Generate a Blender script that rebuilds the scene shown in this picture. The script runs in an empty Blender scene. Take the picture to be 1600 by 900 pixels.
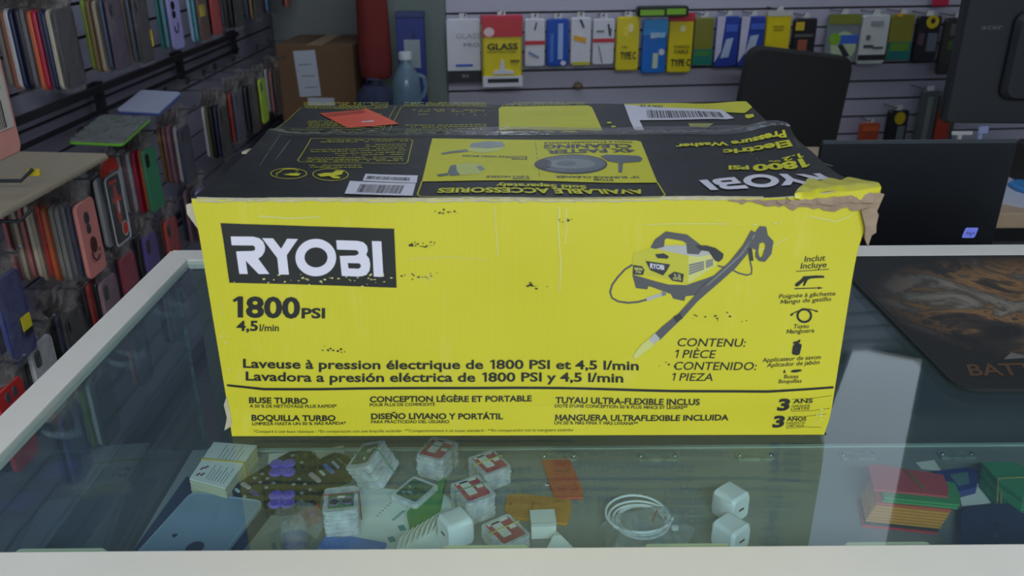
import bpy, bmesh, random
from math import *
from mathutils import Vector, Matrix, Quaternion
from mathutils.geometry import tessellate_polygon

random.seed(7)
SC = bpy.context.scene
COL = SC.collection

# ------------------------------------------------------------------ camera, light, exposure
CAM_Z = 1.39
F_PX, PITCH, YAW, ROLL = 1321.6, 0.4042, -0.0034, -0.0056
FW = Vector((-sin(YAW)*cos(PITCH), cos(YAW)*cos(PITCH), -sin(PITCH)))
RT0 = Vector((cos(YAW), sin(YAW), 0)); UP0 = RT0.cross(FW)
RT = RT0*cos(ROLL) + UP0*sin(ROLL); UP = UP0*cos(ROLL) - RT0*sin(ROLL)
CP = Vector((0, 0, CAM_Z))
cd = bpy.data.cameras.new('camera'); cam = bpy.data.objects.new('camera', cd); COL.objects.link(cam)
cd.sensor_width = 36; cd.lens = F_PX/1600*36; cd.clip_start = 0.02
cam.matrix_world = Matrix(((RT.x, UP.x, -FW.x, CP.x), (RT.y, UP.y, -FW.y, CP.y), (RT.z, UP.z, -FW.z, CP.z), (0, 0, 0, 1)))
cd.dof.use_dof = True; cd.dof.focus_distance = 0.98; cd.dof.aperture_fstop = 9.0
SC.camera = cam
SC.view_settings.view_transform = 'Standard'; SC.view_settings.look = 'None'
SC.view_settings.gamma = 1; SC.view_settings.use_curve_mapping = False
SC.view_settings.exposure = 0.45
SC.cycles.transparent_max_bounces = 40
SC.cycles.max_bounces = 8

def s2l(c):
    return tuple(((x/255)/12.92 if x/255 <= .04045 else ((x/255+.055)/1.055)**2.4) for x in c)

w = bpy.data.worlds.new('world'); SC.world = w; w.use_nodes = True
w.node_tree.nodes['Background'].inputs[0].default_value = (0.62, 0.78, 1.0, 1)
w.node_tree.nodes['Background'].inputs[1].default_value = 1.1

def area_light(name, loc, target, sx, sy, power, col):
    l = bpy.data.lights.new(name, 'AREA'); l.shape = 'RECTANGLE'; l.size = sx; l.size_y = sy
    l.energy = power; l.color = col
    o = bpy.data.objects.new(name, l); COL.objects.link(o); o.location = loc
    o.rotation_euler = (Vector(target)-Vector(loc)).to_track_quat('-Z', 'Y').to_euler()
    return o
# daylight through the open shop front behind the photographer
area_light('shop_front_daylight', (0.3, -2.0, 1.9), (0.25, 1.2, 0.9), 2.4, 1.5, 9, (0.97, 0.98, 1.0))

# ------------------------------------------------------------------ pixel rays (1600x900) onto real planes
def ray(u, v): return FW + RT*((u-800)/F_PX) + UP*((450-v)/F_PX)
def onz(u, v, z): d = ray(u, v); return CP + d*((z-CAM_Z)/d.z)
def ony(u, v, y): d = ray(u, v); return CP + d*(y/d.y)
def onx(u, v, x): d = ray(u, v); return CP + d*(x/d.x)
def onplane(u, v, p0, n): d = ray(u, v); return CP + d*((p0-CP).dot(n)/d.dot(n))

# ------------------------------------------------------------------ materials
MATS = {}
def mat(key, col, rough=.5, metal=0, var=.08, vscale=30, bump=0, bscale=200, emit=0, spec=.5, stretch=None, coat=0):
    if key in MATS: return MATS[key]
    m = bpy.data.materials.new(key); m.use_nodes = True; nt = m.node_tree
    b = nt.nodes['Principled BSDF']; c = s2l(col)
    b.inputs['Roughness'].default_value = rough; b.inputs['Metallic'].default_value = metal
    b.inputs['Specular IOR Level'].default_value = spec
    if coat: b.inputs['Coat Weight'].default_value = coat; b.inputs['Coat Roughness'].default_value = .12
    tc = nt.nodes.new('ShaderNodeTexCoord'); src = tc.outputs['Object']
    if stretch:
        mp = nt.nodes.new('ShaderNodeMapping'); mp.inputs['Scale'].default_value = stretch
        nt.links.new(src, mp.inputs[0]); src = mp.outputs[0]
    n = nt.nodes.new('ShaderNodeTexNoise'); n.inputs['Scale'].default_value = vscale; n.inputs['Detail'].default_value = 4
    nt.links.new(src, n.inputs['Vector'])
    mx = nt.nodes.new('ShaderNodeMix'); mx.data_type = 'RGBA'
    mx.inputs[6].default_value = tuple(x*(1-var) for x in c)+(1,)
    mx.inputs[7].default_value = tuple(min(1, x*(1+var)) for x in c)+(1,)
    nt.links.new(n.outputs['Fac'], mx.inputs[0]); nt.links.new(mx.outputs[2], b.inputs['Base Color'])
    if bump:
        n2 = nt.nodes.new('ShaderNodeTexNoise'); n2.inputs['Scale'].default_value = bscale; n2.inputs['Detail'].default_value = 5
        nt.links.new(src, n2.inputs['Vector'])
        bp = nt.nodes.new('ShaderNodeBump'); bp.inputs['Strength'].default_value = bump; bp.inputs['Distance'].default_value = .004
        nt.links.new(n2.outputs['Fac'], bp.inputs['Height']); nt.links.new(bp.outputs[0], b.inputs['Normal'])
    if emit:
        b.inputs['Emission Color'].default_value = c+(1,); b.inputs['Emission Strength'].default_value = emit
    MATS[key] = m; return m

def C(col, rough=.5, **k):                       # a material by its colour
    return mat('paint_%d_%d_%d_%d' % (col[0], col[1], col[2], int(rough*100)), col, rough, **k)

def clear_mat(key, tint=(255, 255, 255), body=.0, bodycol=(230, 230, 230), rough=.02, bump=0, bscale=60, ior=1.5, refl=1.0):
    """thin clear plastic or glass: transmits straight, reflects by Fresnel, a little body colour"""
    if key in MATS: return MATS[key]
    m = bpy.data.materials.new(key); m.use_nodes = True; nt = m.node_tree; nt.nodes.clear()
    out = nt.nodes.new('ShaderNodeOutputMaterial'); tr = nt.nodes.new('ShaderNodeBsdfTransparent')
    gl = nt.nodes.new('ShaderNodeBsdfGlossy'); df = nt.nodes.new('ShaderNodeBsdfDiffuse')
    fr = nt.nodes.new('ShaderNodeFresnel'); m1 = nt.nodes.new('ShaderNodeMixShader'); m2 = nt.nodes.new('ShaderNodeMixShader')
    tr.inputs[0].default_value = s2l(tint)+(1,); gl.inputs['Roughness'].default_value = rough
    df.inputs[0].default_value = s2l(bodycol)+(1,)
    ge = nt.nodes.new('ShaderNodeNewGeometry'); io = nt.nodes.new('ShaderNodeMapRange')     # the same reflectance on both sides of a thin sheet
    io.inputs[3].default_value = ior; io.inputs[4].default_value = 1/ior
    nt.links.new(ge.outputs['Backfacing'], io.inputs[0]); nt.links.new(io.outputs[0], fr.inputs['IOR'])
    nt.links.new(tr.outputs[0], m1.inputs[1]); nt.links.new(df.outputs[0], m1.inputs[2])
    tc = nt.nodes.new('ShaderNodeTexCoord'); n = nt.nodes.new('ShaderNodeTexNoise'); n.inputs['Scale'].default_value = bscale
    nt.links.new(tc.outputs['Object'], n.inputs['Vector'])
    ma = nt.nodes.new('ShaderNodeMath'); ma.operation = 'MULTIPLY'; ma.inputs[1].default_value = body*2
    nt.links.new(n.outputs['Fac'], ma.inputs[0]); nt.links.new(ma.outputs[0], m1.inputs[0])
    if refl != 1.0:
        mr = nt.nodes.new('ShaderNodeMath'); mr.operation = 'MULTIPLY'; mr.inputs[1].default_value = refl
        nt.links.new(fr.outputs[0], mr.inputs[0]); nt.links.new(mr.outputs[0], m2.inputs[0])
    else: nt.links.new(fr.outputs[0], m2.inputs[0])
    nt.links.new(m1.outputs[0], m2.inputs[1]); nt.links.new(gl.outputs[0], m2.inputs[2]); nt.links.new(m2.outputs[0], out.inputs[0])
    if bump:
        bp = nt.nodes.new('ShaderNodeBump'); bp.inputs['Strength'].default_value = bump; bp.inputs['Distance'].default_value = .006
        nt.links.new(n.outputs['Fac'], bp.inputs['Height'])
        nt.links.new(bp.outputs[0], gl.inputs['Normal']); nt.links.new(bp.outputs[0], fr.inputs['Normal'])
    MATS[key] = m; return m

# ------------------------------------------------------------------ mesh builder
class MB:
    def __init__(s): s.v = []; s.f = []; s.m = []; s.M = Matrix.Identity(4)
    def add(s, vs, fs, mi=0):
        o = len(s.v); s.v += [tuple(s.M @ Vector(p)) for p in vs]
        for f in fs: s.f.append(tuple(i+o for i in f)); s.m.append(mi)
        return s
    def box(s, c, d, mi=0, R=None):
        x, y, z = d[0]/2, d[1]/2, d[2]/2
        vs = [Vector((a*x, b*y, e*z)) for a in (-1, 1) for b in (-1, 1) for e in (-1, 1)]
        if R is not None: vs = [R @ p for p in vs]
        vs = [p+Vector(c) for p in vs]
        return s.add(vs, [(0, 1, 3, 2), (4, 6, 7, 5), (0, 4, 5, 1), (2, 3, 7, 6), (0, 2, 6, 4), (1, 5, 7, 3)], mi)
    def loft(s, rings, mi=0, caps=True):
        n = len(rings[0]); vs = [p for r in rings for p in r]; fs = []
        for k in range(len(rings)-1):
            for i in range(n): j = (i+1) % n; fs.append((k*n+i, k*n+j, (k+1)*n+j, (k+1)*n+i))
        if caps: fs.append(tuple(range(n-1, -1, -1))); fs.append(tuple(range((len(rings)-1)*n, len(rings)*n)))
        return s.add(vs, fs, mi)
    def soft(s, poly, z0, z1, b=.001, mi=0, T=None):
        """a convex-ish outline extruded from z0 to z1 with bevelled rims; T maps (x,y,z) to local"""
        cx = sum(p[0] for p in poly)/len(poly); cy = sum(p[1] for p in poly)/len(poly)
        def ins(d):
            r = []
            for x, y in poly:
                l = hypot(x-cx, y-cy) or 1; k = max(0, (l-d)/l); r.append((cx+(x-cx)*k, cy+(y-cy)*k))
            return r
        rings = [[(x, y, z0) for x, y in ins(b)], [(x, y, z0+b) for x, y in poly], [(x, y, z1-b) for x, y in poly], [(x, y, z1) for x, y in ins(b)]]
        if T: rings = [[T(*p) for p in r] for r in rings]
        return s.loft(rings, mi)
    def prism(s, poly, z0, z1, mi=0, T=None):
        n = len(poly); tri = tessellate_polygon([[Vector((x, y, 0)) for x, y in poly]])
        vs = [(x, y, z0) for x, y in poly]+[(x, y, z1) for x, y in poly]
        if T: vs = [T(*p) for p in vs]
        fs = [(i, (i+1) % n, n+(i+1) % n, n+i) for i in range(n)]
        fs += [tuple(t) for t in tri]+[tuple(i+n for i in reversed(t)) for t in tri]
        return s.add(vs, fs, mi)
    def tube(s, path, r, n=8, mi=0, closed=False):
        pts = [Vector(p) for p in path]; rings = []; prev = None; N = len(pts)
        for i, p in enumerate(pts):
            if closed: t = pts[(i+1) % N]-pts[i-1]
            else: t = pts[min(i+1, N-1)]-pts[max(i-1, 0)]
            t.normalize()
            if prev is None: a = t.orthogonal().normalized()
            else: a = (prev-t*prev.dot(t)).normalized()
            prev = a; b = t.cross(a); rr = r[i] if isinstance(r, (list, tuple)) else r
            rings.append([p+(a*cos(q)+b*sin(q))*rr for q in [2*pi*k/n for k in range(n)]])
        if closed: rings.append(rings[0])
        return s.loft(rings, mi, not closed)
    def lathe(s, prof, n=24, mi=0, c=(0, 0, 0)):
        return s.loft([[(c[0]+r*cos(2*pi*k/n), c[1]+r*sin(2*pi*k/n), c[2]+z) for k in range(n)] for r, z in prof], mi)
    def grid(s, fn, nu, nv, mi=0):
        vs = [fn(i/nu, j/nv) for j in range(nv+1) for i in range(nu+1)]
        return s.add(vs, [(j*(nu+1)+i, j*(nu+1)+i+1, (j+1)*(nu+1)+i+1, (j+1)*(nu+1)+i) for j in range(nv) for i in range(nu)], mi)
    def build(s, name, mats, parent=None, smooth=False, fix=True):
        me = bpy.data.meshes.new(name); me.from_pydata(s.v, [], s.f)
        for m in (mats if isinstance(mats, (list, tuple)) else [mats]): me.materials.append(m)
        for p, mi in zip(me.polygons, s.m): p.material_index = mi; p.use_smooth = smooth
        if fix:
            b = bmesh.new(); b.from_mesh(me); bmesh.ops.recalc_face_normals(b, faces=b.faces); b.to_mesh(me); b.free()
        me.update()
        if smooth:
            try: me.set_sharp_from_angle(angle=radians(40))
            except Exception: pass
        o = bpy.data.objects.new(name, me); COL.objects.link(o)
        if parent: o.parent = parent
        return o

def rr(w, h, r, n=5, cx=0, cy=0):
    p = []
    for ax, ay, a0 in ((w/2-r, h/2-r, 0), (-w/2+r, h/2-r, 90), (-w/2+r, -h/2+r, 180), (w/2-r, -h/2+r, 270)):
        for k in range(n+1):
            a = radians(a0+90*k/n); p.append((cx+ax+r*cos(a), cy+ay+r*sin(a)))
    return p
def ell(cx, cy, rx, ry, n=24): return [(cx+rx*cos(2*pi*k/n), cy+ry*sin(2*pi*k/n)) for k in range(n)]
def stroke(path, w):
    """an open polyline in 2D widened into quads; w a number or one per vertex"""
    P = [Vector((p[0], p[1])) for p in path]; L = []; Rr = []
    for i, p in enumerate(P):
        t = (P[min(i+1, len(P)-1)]-P[max(i-1, 0)]).normalized(); n = Vector((-t.y, t.x))
        ww = (w[i] if isinstance(w, (list, tuple)) else w)/2
        L.append(p+n*ww); Rr.append(p-n*ww)
    return [tuple(p) for p in L]+[tuple(p) for p in reversed(Rr)]

def thing(name, label, cat, loc=(0, 0, 0), rotz=0, group=None, rot=None):
    o = bpy.data.objects.new(name, None); COL.objects.link(o); o.empty_display_size = .02
    o.location = loc; o.rotation_euler = rot if rot else (0, 0, rotz)
    o['label'] = label; o['category'] = cat
    if group: o['group'] = group
    return o
def tag(o, label, cat, group=None):
    o['label'] = label; o['category'] = cat
    if group: o['group'] = group
    return o
def struct(o, label=None, cat=None):
    o['kind'] = 'structure'
    if label: o['label'] = label
    if cat: o['category'] = cat
    return o
def dup(root, loc, rotz=None, label=None, group=None):
    r = root.copy(); COL.objects.link(r); r.location = loc
    if rotz is not None: r.rotation_euler = (0, 0, rotz)
    if label: r['label'] = label
    if group: r['group'] = group
    for ch in list(root.children):
        c = ch.copy(); COL.objects.link(c); c.parent = r
        for g in list(ch.children):
            d = g.copy(); COL.objects.link(d); d.parent = c
    return r

# lettering as flat 2-D polygons, cap height 1, starting at x = 0
TXT = {}
def text2d(s, bold=0.0, shear=0.0):
    k = (s, bold, shear)
    if k in TXT: return TXT[k]
    def grab(t):
        g = ('glyph', t, bold)
        if g in TXT: return TXT[g]
        c = bpy.data.curves.new('lettering', 'FONT'); c.body = t; c.size = 1; c.offset = bold; c.resolution_u = 3
        o = bpy.data.objects.new('lettering', c); COL.objects.link(o)
        me = bpy.data.meshes.new_from_object(o.evaluated_get(bpy.context.evaluated_depsgraph_get()))
        vs = [(p.co.x, p.co.y) for p in me.vertices]; fs = [tuple(p.vertices) for p in me.polygons]
        bpy.data.objects.remove(o); bpy.data.curves.remove(c); bpy.data.meshes.remove(me)
        TXT[g] = (vs, fs); return TXT[g]
    def width(t): v = grab(t)[0]; return max(p[0] for p in v)-min(p[0] for p in v)
    hv = grab('H')[0]; lo = min(p[1] for p in hv); hi = max(p[1] for p in hv); hx = min(p[0] for p in hv); ch = hi-lo
    hh = width('HH'); V, Fs, x = [], [], 0.0
    for c in s:
        if c == ' ': x += .36; continue
        wd = .115+2.6*bold                         # upright stroke
        if c == '1': pl = [(.03, .83), (.24, 1), (.42, 1), (.42, 0), (.42-wd, 0), (.42-wd, .80), (.08, .72)]; adv = .58
        elif c == 'M': m_ = .50; pl = [(.07, 0), (.07, 1), (.07+wd*1.15, 1), (m_, .42), (1-.07-wd*1.15, 1), (.93, 1), (.93, 0), (.93-wd, 0), (.93-wd, .66), (m_, .12), (.07+wd, .66), (.07+wd, 0)]; adv = 1.0
        else:
            v, f = grab(c); adv = (width('H'+c+'H')-hh)/ch; n = len(V)
            V += [(x+(p[0]-hx)/ch, (p[1]-lo)/ch) for p in v]; Fs += [tuple(i+n for i in q_) for q_ in f]; x += adv; continue
        n = len(V); V += [(x+p[0], p[1]) for p in pl]
        Fs += [tuple(i+n for i in q_) for q_ in tessellate_polygon([[Vector((*p, 0)) for p in pl]])]; x += adv
    V = [(p[0]+shear*p[1], p[1]) for p in V]; x0 = min(p[0] for p in V); x1 = max(p[0] for p in V)
    TXT[k] = ([((p[0]-x0)/(x1-x0), p[1]) for p in V], Fs, x1-x0); return TXT[k]
# ------------------------------------------------------------------ room
XW = -1.05                                     # face of the left slatwall
def YB(x): return 3.40 + .105*(x+.236)         # face of the back slatwall
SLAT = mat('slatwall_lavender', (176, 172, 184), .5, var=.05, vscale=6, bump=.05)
GROOVE = mat('slatwall_groove', (58, 52, 54), .8)
def slatwall(name, p0, p1, z0, z1, pitch, zref, thick=.03, m=None):
    """boards with a dark slot between, from p0 to p1 (xy), the visible face on the line p0-p1"""
    a = Vector((p0[0], p0[1], 0)); b = Vector((p1[0], p1[1], 0)); t = (b-a).normalized(); n = Vector((-t.y, t.x, 0))
    mb = MB()
    def bx(za, zb, d0, d1, mi):
        q = []
        for P in (a, b):
            for d in (d0, d1):
                for z in (za, zb): q.append(P+n*d+Vector((0, 0, z)))
        mb.add(q, [(0, 1, 3, 2), (4, 6, 7, 5), (0, 4, 5, 1), (2, 3, 7, 6), (0, 2, 6, 4), (1, 5, 7, 3)], mi)
    k = ceil((z0-zref)/pitch); z = z0; g = .0085
    while z < z1:
        e = min(z1, zref+k*pitch-g/2)
        if e-z > .004: bx(z, e, 0, thick, 0)
        z = zref+k*pitch+g/2; k += 1
    bx(z0, z1, .011, thick+.01, 1)
    return struct(mb.build(name, [m or SLAT, GROOVE]))
slatwall('wall_left', (XW, -2.6), (XW, 3.95), .11, 2.45, .0785, 1.39-1.1164*1.065, m=mat('slatwall_lavender_dimmed', (132, 128, 140), .5, var=.06, vscale=6, bump=.05))  # slat colour darkened to carry the weaker light on the left wall
slatwall('wall_back', (-.236, YB(-.236)), (2.6, YB(2.6)), .0, 2.45, .0737, .787)
PAINT = mat('painted_plaster', (126, 128, 122), .7, var=.06, vscale=5, bump=.1, bscale=60)
COLM = mat('column_green_grey', (106, 116, 108), .7, var=.06, vscale=6, bump=.1, bscale=60)
def sbox(name, lo, hi, m): return struct(MB().box([(a+b)/2 for a, b in zip(lo, hi)], [b-a for a, b in zip(lo, hi)]).build(name, m))
sbox('wall_back_corner', (-1.10, 3.95, 0), (-.24, 4.05, 2.45), PAINT)
sbox('wall_column', (-.53, 3.36, 0), (-.237, 3.95, 2.45), COLM)
sbox('wall_right', (2.6, -2.6, 0), (2.7, 4.0, 2.45), PAINT)
sbox('baseboard_left', (XW-.02, -2.6, 0), (XW+.004, 3.95, .11), mat('baseboard_dark', (52, 48, 46), .6))
sbox('trim_1', (-.63, 3.90, 0), (-.585, 3.955, 2.45), mat('door_frame_brown', (110, 78, 66), .6))
fm = mat('floor_tile', (96, 90, 84), .35, var=.15, vscale=3)
fb = MB()
for i in range(-3, 7):
    for j in range(-6, 10):
        fb.box((i*.45, j*.45, -.01), (.445, .445, .02))
fb.box((.7, .8, -.025), (4.2, 7.4, .02), 1)
struct(fb.build('floor', [fm, mat('floor_grout', (60, 58, 56), .8)]))
cm = mat('ceiling_board', (214, 226, 244), .8, var=.03)  # bluish daylight tint put into the board colour
cb = MB()
for i in range(-2, 5):
    for j in range(-4, 7): cb.box((i*.61+.1, j*.61+.1, 2.46), (.6, .6, .02))
cb.box((.7, .8, 2.48), (4.4, 7.4, .02), 1)
struct(cb.build('ceiling', [cm, mat('ceiling_grid', (170, 174, 180), .6)]))
SCREWM = mat('rod_steel', (150, 150, 152), .35, .8)
def ceiling_lamp(label, x, y, rz, power, L=1.25, W=.17, z=2.45, up=0):
    t = thing('ceiling_light', label, 'ceiling light', (x, y, z), rz, 'ceiling lights')
    MB().soft(rr(W+.04, L+.04, .01), -.05, 0, .004).build('housing', mat('lamp_white_enamel', (225, 226, 228), .4), t)
    MB().soft(rr(W, L, .008), -.058, -.045, .004).build('diffuser', mat('lamp_diffuser', (222, 234, 255), .5, emit=.7), t)
    l = bpy.data.lights.new('tube', 'AREA'); l.shape = 'RECTANGLE'; l.size = W; l.size_y = L; l.energy = power; l.color = (.86, .93, 1)
    o = bpy.data.objects.new('tube', l); COL.objects.link(o); o.parent = t; o.location = (0, 0, -.07)
    if up:                                     # uplight of the added pendant, brightening the ceiling
        l2 = l.copy(); l2.energy = up; o = bpy.data.objects.new('tube', l2); COL.objects.link(o); o.parent = t; o.location = (0, 0, .012); o.rotation_euler = (pi, 0, 0)
        for s in (-1, 1): MB().tube([(0, s*L*.4, 0), (0, s*L*.4, 2.45-z)], .003, 6).build('suspension_rod', SCREWM, t)
ceiling_lamp('narrow white ceiling light over the middle of the shop, behind the showcase', .83, 2.62, -.35, .2, 1.3, .055)
ceiling_lamp('long white ceiling light nearer the right wall of the shop', 1.41, 2.86, -.5, .8, 1.6, .3)
ceiling_lamp('hanging white ceiling light added behind the carton to brighten left wall and ceiling', .0, 2.5, 0, 1.5, 1.4, .2, 2.2, 9)  # unseen pendant, added to brighten the left wall and the ceiling
ceiling_lamp('long white ceiling light added behind the camera to light the counter', .25, -1.3, 1.57, 47, 1.6, .3)  # unseen lamp, added to light counter and shelf from the camera side

# ------------------------------------------------------------------ glass showcase counter
Z0 = .95                                       # glass top
YF0, YF1, YK0, YK1 = .478, .5177, 1.137, 1.176
XL0, XL1, XR0, XR1 = -.4996, -.4638, 1.0, 1.036
ZS = .675                                      # shelf
counter = thing('display_counter', 'glass topped showcase counter in a white metal frame', 'display counter', ((XL0+XR1)/2, (YF0+YK1)/2, 0))
OFF = -Vector(counter.location)
def loc(x, y, z): return (x+OFF.x, y+OFF.y, z)
FRAME = mat('frame_off_white', (230, 224, 210), .42, var=.04, vscale=12, bump=.03)
ZR = Z0+.0015
def rail(poly, name='frame_rail'):
    b = MB(); b.soft([(x+OFF.x, y+OFF.y) for x, y in poly], ZR-.014, ZR, .0025); return b.build(name, FRAME, counter)
g = .0004
rail([(XL0, YF0), (XR1, YF0), (XR0-g, YF1), (XL1+g, YF1)])
rail([(XL0, YK1), (XL1+g, YK0), (XR0-g, YK0), (XR1, YK1)])
rail([(XL0, YF0+g), (XL1, YF1+g), (XL1, YK0-g), (XL0, YK1-g)])
rail([(XR1, YF0+g), (XR1, YK1-g), (XR0, YK0-g), (XR0, YF1+g)])
for x in (XL0+.018, XR1-.018):
    for y in (YF0+.018,):
        MB().soft([(p[0]+x+OFF.x, p[1]+y+OFF.y) for p in rr(.034, .034, .003)], .0, ZR-.0145, .002).build('corner_post', FRAME, counter)
GL = clear_mat('counter_glass', (238, 248, 246), body=.024, bodycol=(176, 200, 226), rough=.008, bscale=5, ior=1.40)  # bluish body tint: some dust, plus painted haze of the reflected ceiling
EDGE = clear_mat('glass_edge_green', (150, 190, 176), body=.3, bodycol=(150, 186, 172), rough=.1)
def pane(name, lo, hi, thin):
    """a pane with clear faces and green cut edges; thin = axis of thickness"""
    b = MB(); c = [(p+q)/2 for p, q in zip(lo, hi)]; d = [q-p for p, q in zip(lo, hi)]
    b.box(loc(*c), d)
    o = b.build(name, [GL, EDGE], counter)
    for p in o.data.polygons:
        if abs(p.normal[thin]) < .5: p.material_index = 1
    return o
pane('glass_top', (XL1-.006, YF1-.006, Z0-.006), (XR0+.006, YK0+.006, Z0), 2)
pane('side_glass', (-.482, YF1, .36), (-.477, 1.128, Z0-.0065), 0)
pane('side_glass', (1.004, YF1, .36), (1.009, 1.128, Z0-.0065), 0)
pane('front_glass', (-.476, .492, .36), (1.0, .497, Z0-.0065), 1)
sh = MB(); SY1 = 1.066
sh.box(loc(.26, (.50+SY1)/2, ZS-.004), (1.466, SY1-.50, .008))
so = sh.build('shelf', [mat('shelf_grey', (142, 148, 146), .3, var=.06, vscale=8), EDGE], counter)
for p in so.data.polygons:
    if abs(p.normal.z) < .5: p.material_index = 1
b = MB(); b.box(loc(.27, 1.063, ZS+.0012), (1.44, .006, .0024)); b.build('shelf_edge_strip', mat('pale_green_edging', (176, 196, 186), .25), counter)
MB().box(loc(.267, .82, .19), (1.46, .66, .32)).build('base_cabinet', mat('cabinet_laminate', (90, 92, 96), .5), counter)
MB().box(loc(.267, 1.155, .64), (1.46, .012, .58)).build('back_door', mat('sliding_door_dark', (72, 76, 66), .35), counter)
# screwed plastic shelf clips along the back edge of the shelf
CLIP = clear_mat('clip_milky_plastic', (210, 225, 215), body=.32, bodycol=(206, 220, 210), rough=.15)
SCREW = mat('screw_steel', (200, 200, 200), .25, 1)
for u0, u1, v in ((845, 902, 713), (996, 1060, 713), (1150, 1210, 712), (1312, 1368, 711), (1467, 1523, 710)):
    p = onz((u0+u1)/2, v, ZS+.004); q = onz(u1, v, ZS+.004); wd = (q-p).x*2
    b = MB(); b.soft([(a+p.x+OFF.x, c+p.y+OFF.y) for a, c in rr(wd, .017, .004)], ZS, ZS+.005, .001)
    cl = b.build('shelf_clip', CLIP, counter)
    for sx in (-1, 1):
        b = MB(); b.lathe([(.0001, .0022), (.0022, .0018), (.003, 0)], 12, c=(p.x+OFF.x+sx*(wd/2-.005), p.y+OFF.y, ZS+.005))
        b.build('screw', SCREW, cl, True)
# cushioning pads and crinkled tape under the glass at the front rail and left rail
PAD = mat('cream_foam_pad', (206, 204, 172), .8)
TAPE = clear_mat('crinkled_clear_tape', (255, 255, 255), body=.1, bodycol=(225, 230, 235), rough=.06, bump=.8, bscale=220)
for u0, u1 in ((40, 180), (690, 828), (1002, 1138), (1312, 1448)):
    p = onz(u0, 850, Z0-.012); q = onz(u1, 850, Z0-.012)
    MB().soft([(x+(p.x+q.x)/2+OFF.x, y+.5235+OFF.y) for x, y in rr(q.x-p.x, .016, .003)], Z0-.020, Z0-.0065, .002).build('glass_pad', PAD, counter)
    rnd = random.Random(u0)
    def fn(s, t): return loc(p.x-.03+s*(q.x-p.x+.045), (.519+t*.020)+rnd.uniform(-.0015, .0015), Z0-.0068-.012*t*t-.0015*rnd.random())
    MB().grid(fn, 40, 4).build('clear_tape', TAPE, counter, True)
for v in (455, 470, 530, 545, 650):
    y0 = onx(200, v, XL1+.004); p = onplane(300-(v-409)*.98, v, Vector((0, 0, Z0-.012)), Vector((0, 0, 1)))
    rnd = random.Random(v)
    pts = [loc(XL1+.004+.017*sin(pi*k/14), p.y-.03+.055*k/14, Z0-.009-.015*sin(pi*k/14)*(1+.2*rnd.random())) for k in range(15)]
    vs = []; 
    for k, c in enumerate(pts): vs += [c, (c[0]+.004, c[1]+.003, c[2]-.010)]
    MB().add(vs, [(2*k, 2*k+1, 2*k+3, 2*k+2) for k in range(14)]).build('clear_tape', TAPE, counter, True)
# ------------------------------------------------------------------ the carton on the glass
BW, BD, BH = .5584, .4013, .2308
carton = thing('cardboard_carton', 'battered yellow and black pressure washer carton standing on the glass counter', 'cardboard box', (.0174, .6755, Z0+.0004), -.0088)
BI = Matrix.Translation(carton.location) @ Matrix.Rotation(-.0088, 4, 'Z'); BIi = BI.inverted()
def PF(u, v):                                   # photo pixel -> (a, h) on the front panel
    d = BIi.to_3x3() @ ray(u, v); c = BIi @ CP; p = c+d*((0-c.y)/d.y); return (p.x, p.z)
def PT(u, v):                                   # photo pixel -> (a, b) on the top
    d = BIi.to_3x3() @ ray(u, v); c = BIi @ CP; p = c+d*((BH-c.z)/d.z); return (p.x, p.y)
SEAM = .238
def warp(p):
    """dents of the whole carton, applied to board and print alike"""
    x, y, z = p
    f = max(0, 1-y/.05)                          # front panel buckle
    y += f*(.0014*sin(x*17+1.3)*sin(z*21+.4)+.0010*sin(x*41)*sin(z*15+2)) * min(1, z/.03)
    k = exp(-(((x-BW/2)/.034)**2+(y/.05)**2+((z-BH)/.03)**2))   # crushed right front corner
    x += .010*k; z += .010*k; y -= .002*k
    k = exp(-(((x+BW/2)/.03)**2+(y/.05)**2+((z-BH)/.02)**2)); z += .0015*k; x -= .002*k
    k = exp(-(((x-BW/2)/.02)**2+(y/.03)**2+(z/.012)**2)); x -= .0025*k
    return (x, y, z)
def top_z(a, b):
    z = BH
    if b < SEAM: z += .0035*(b/SEAM)**2
    else: z += .0005
    z += .011*exp(-(((a-BW/2+.010)/.030)**2+((b-SEAM+.012)/.026)**2))*(1 if b < SEAM else .25)
    z += .0012*sin(a*60+b*25)*exp(-((a-BW/2)/.10)**2)+.0009*sin(a*31+2)*sin(b*30)
    z += .003*exp(-((a+BW/2)/.02)**2)*exp(-((b-SEAM)/.05)**2)
    return z
def SF(a, h, o): return warp((a, -o, h))
def ST(a, b, o): p = warp((a, b, top_z(a, b))); return (p[0], p[1], p[2]+o)
def SP(a, b, o): return ST(a, b, o+.0009)      # print lies on the flaps, which lie on the body

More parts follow.
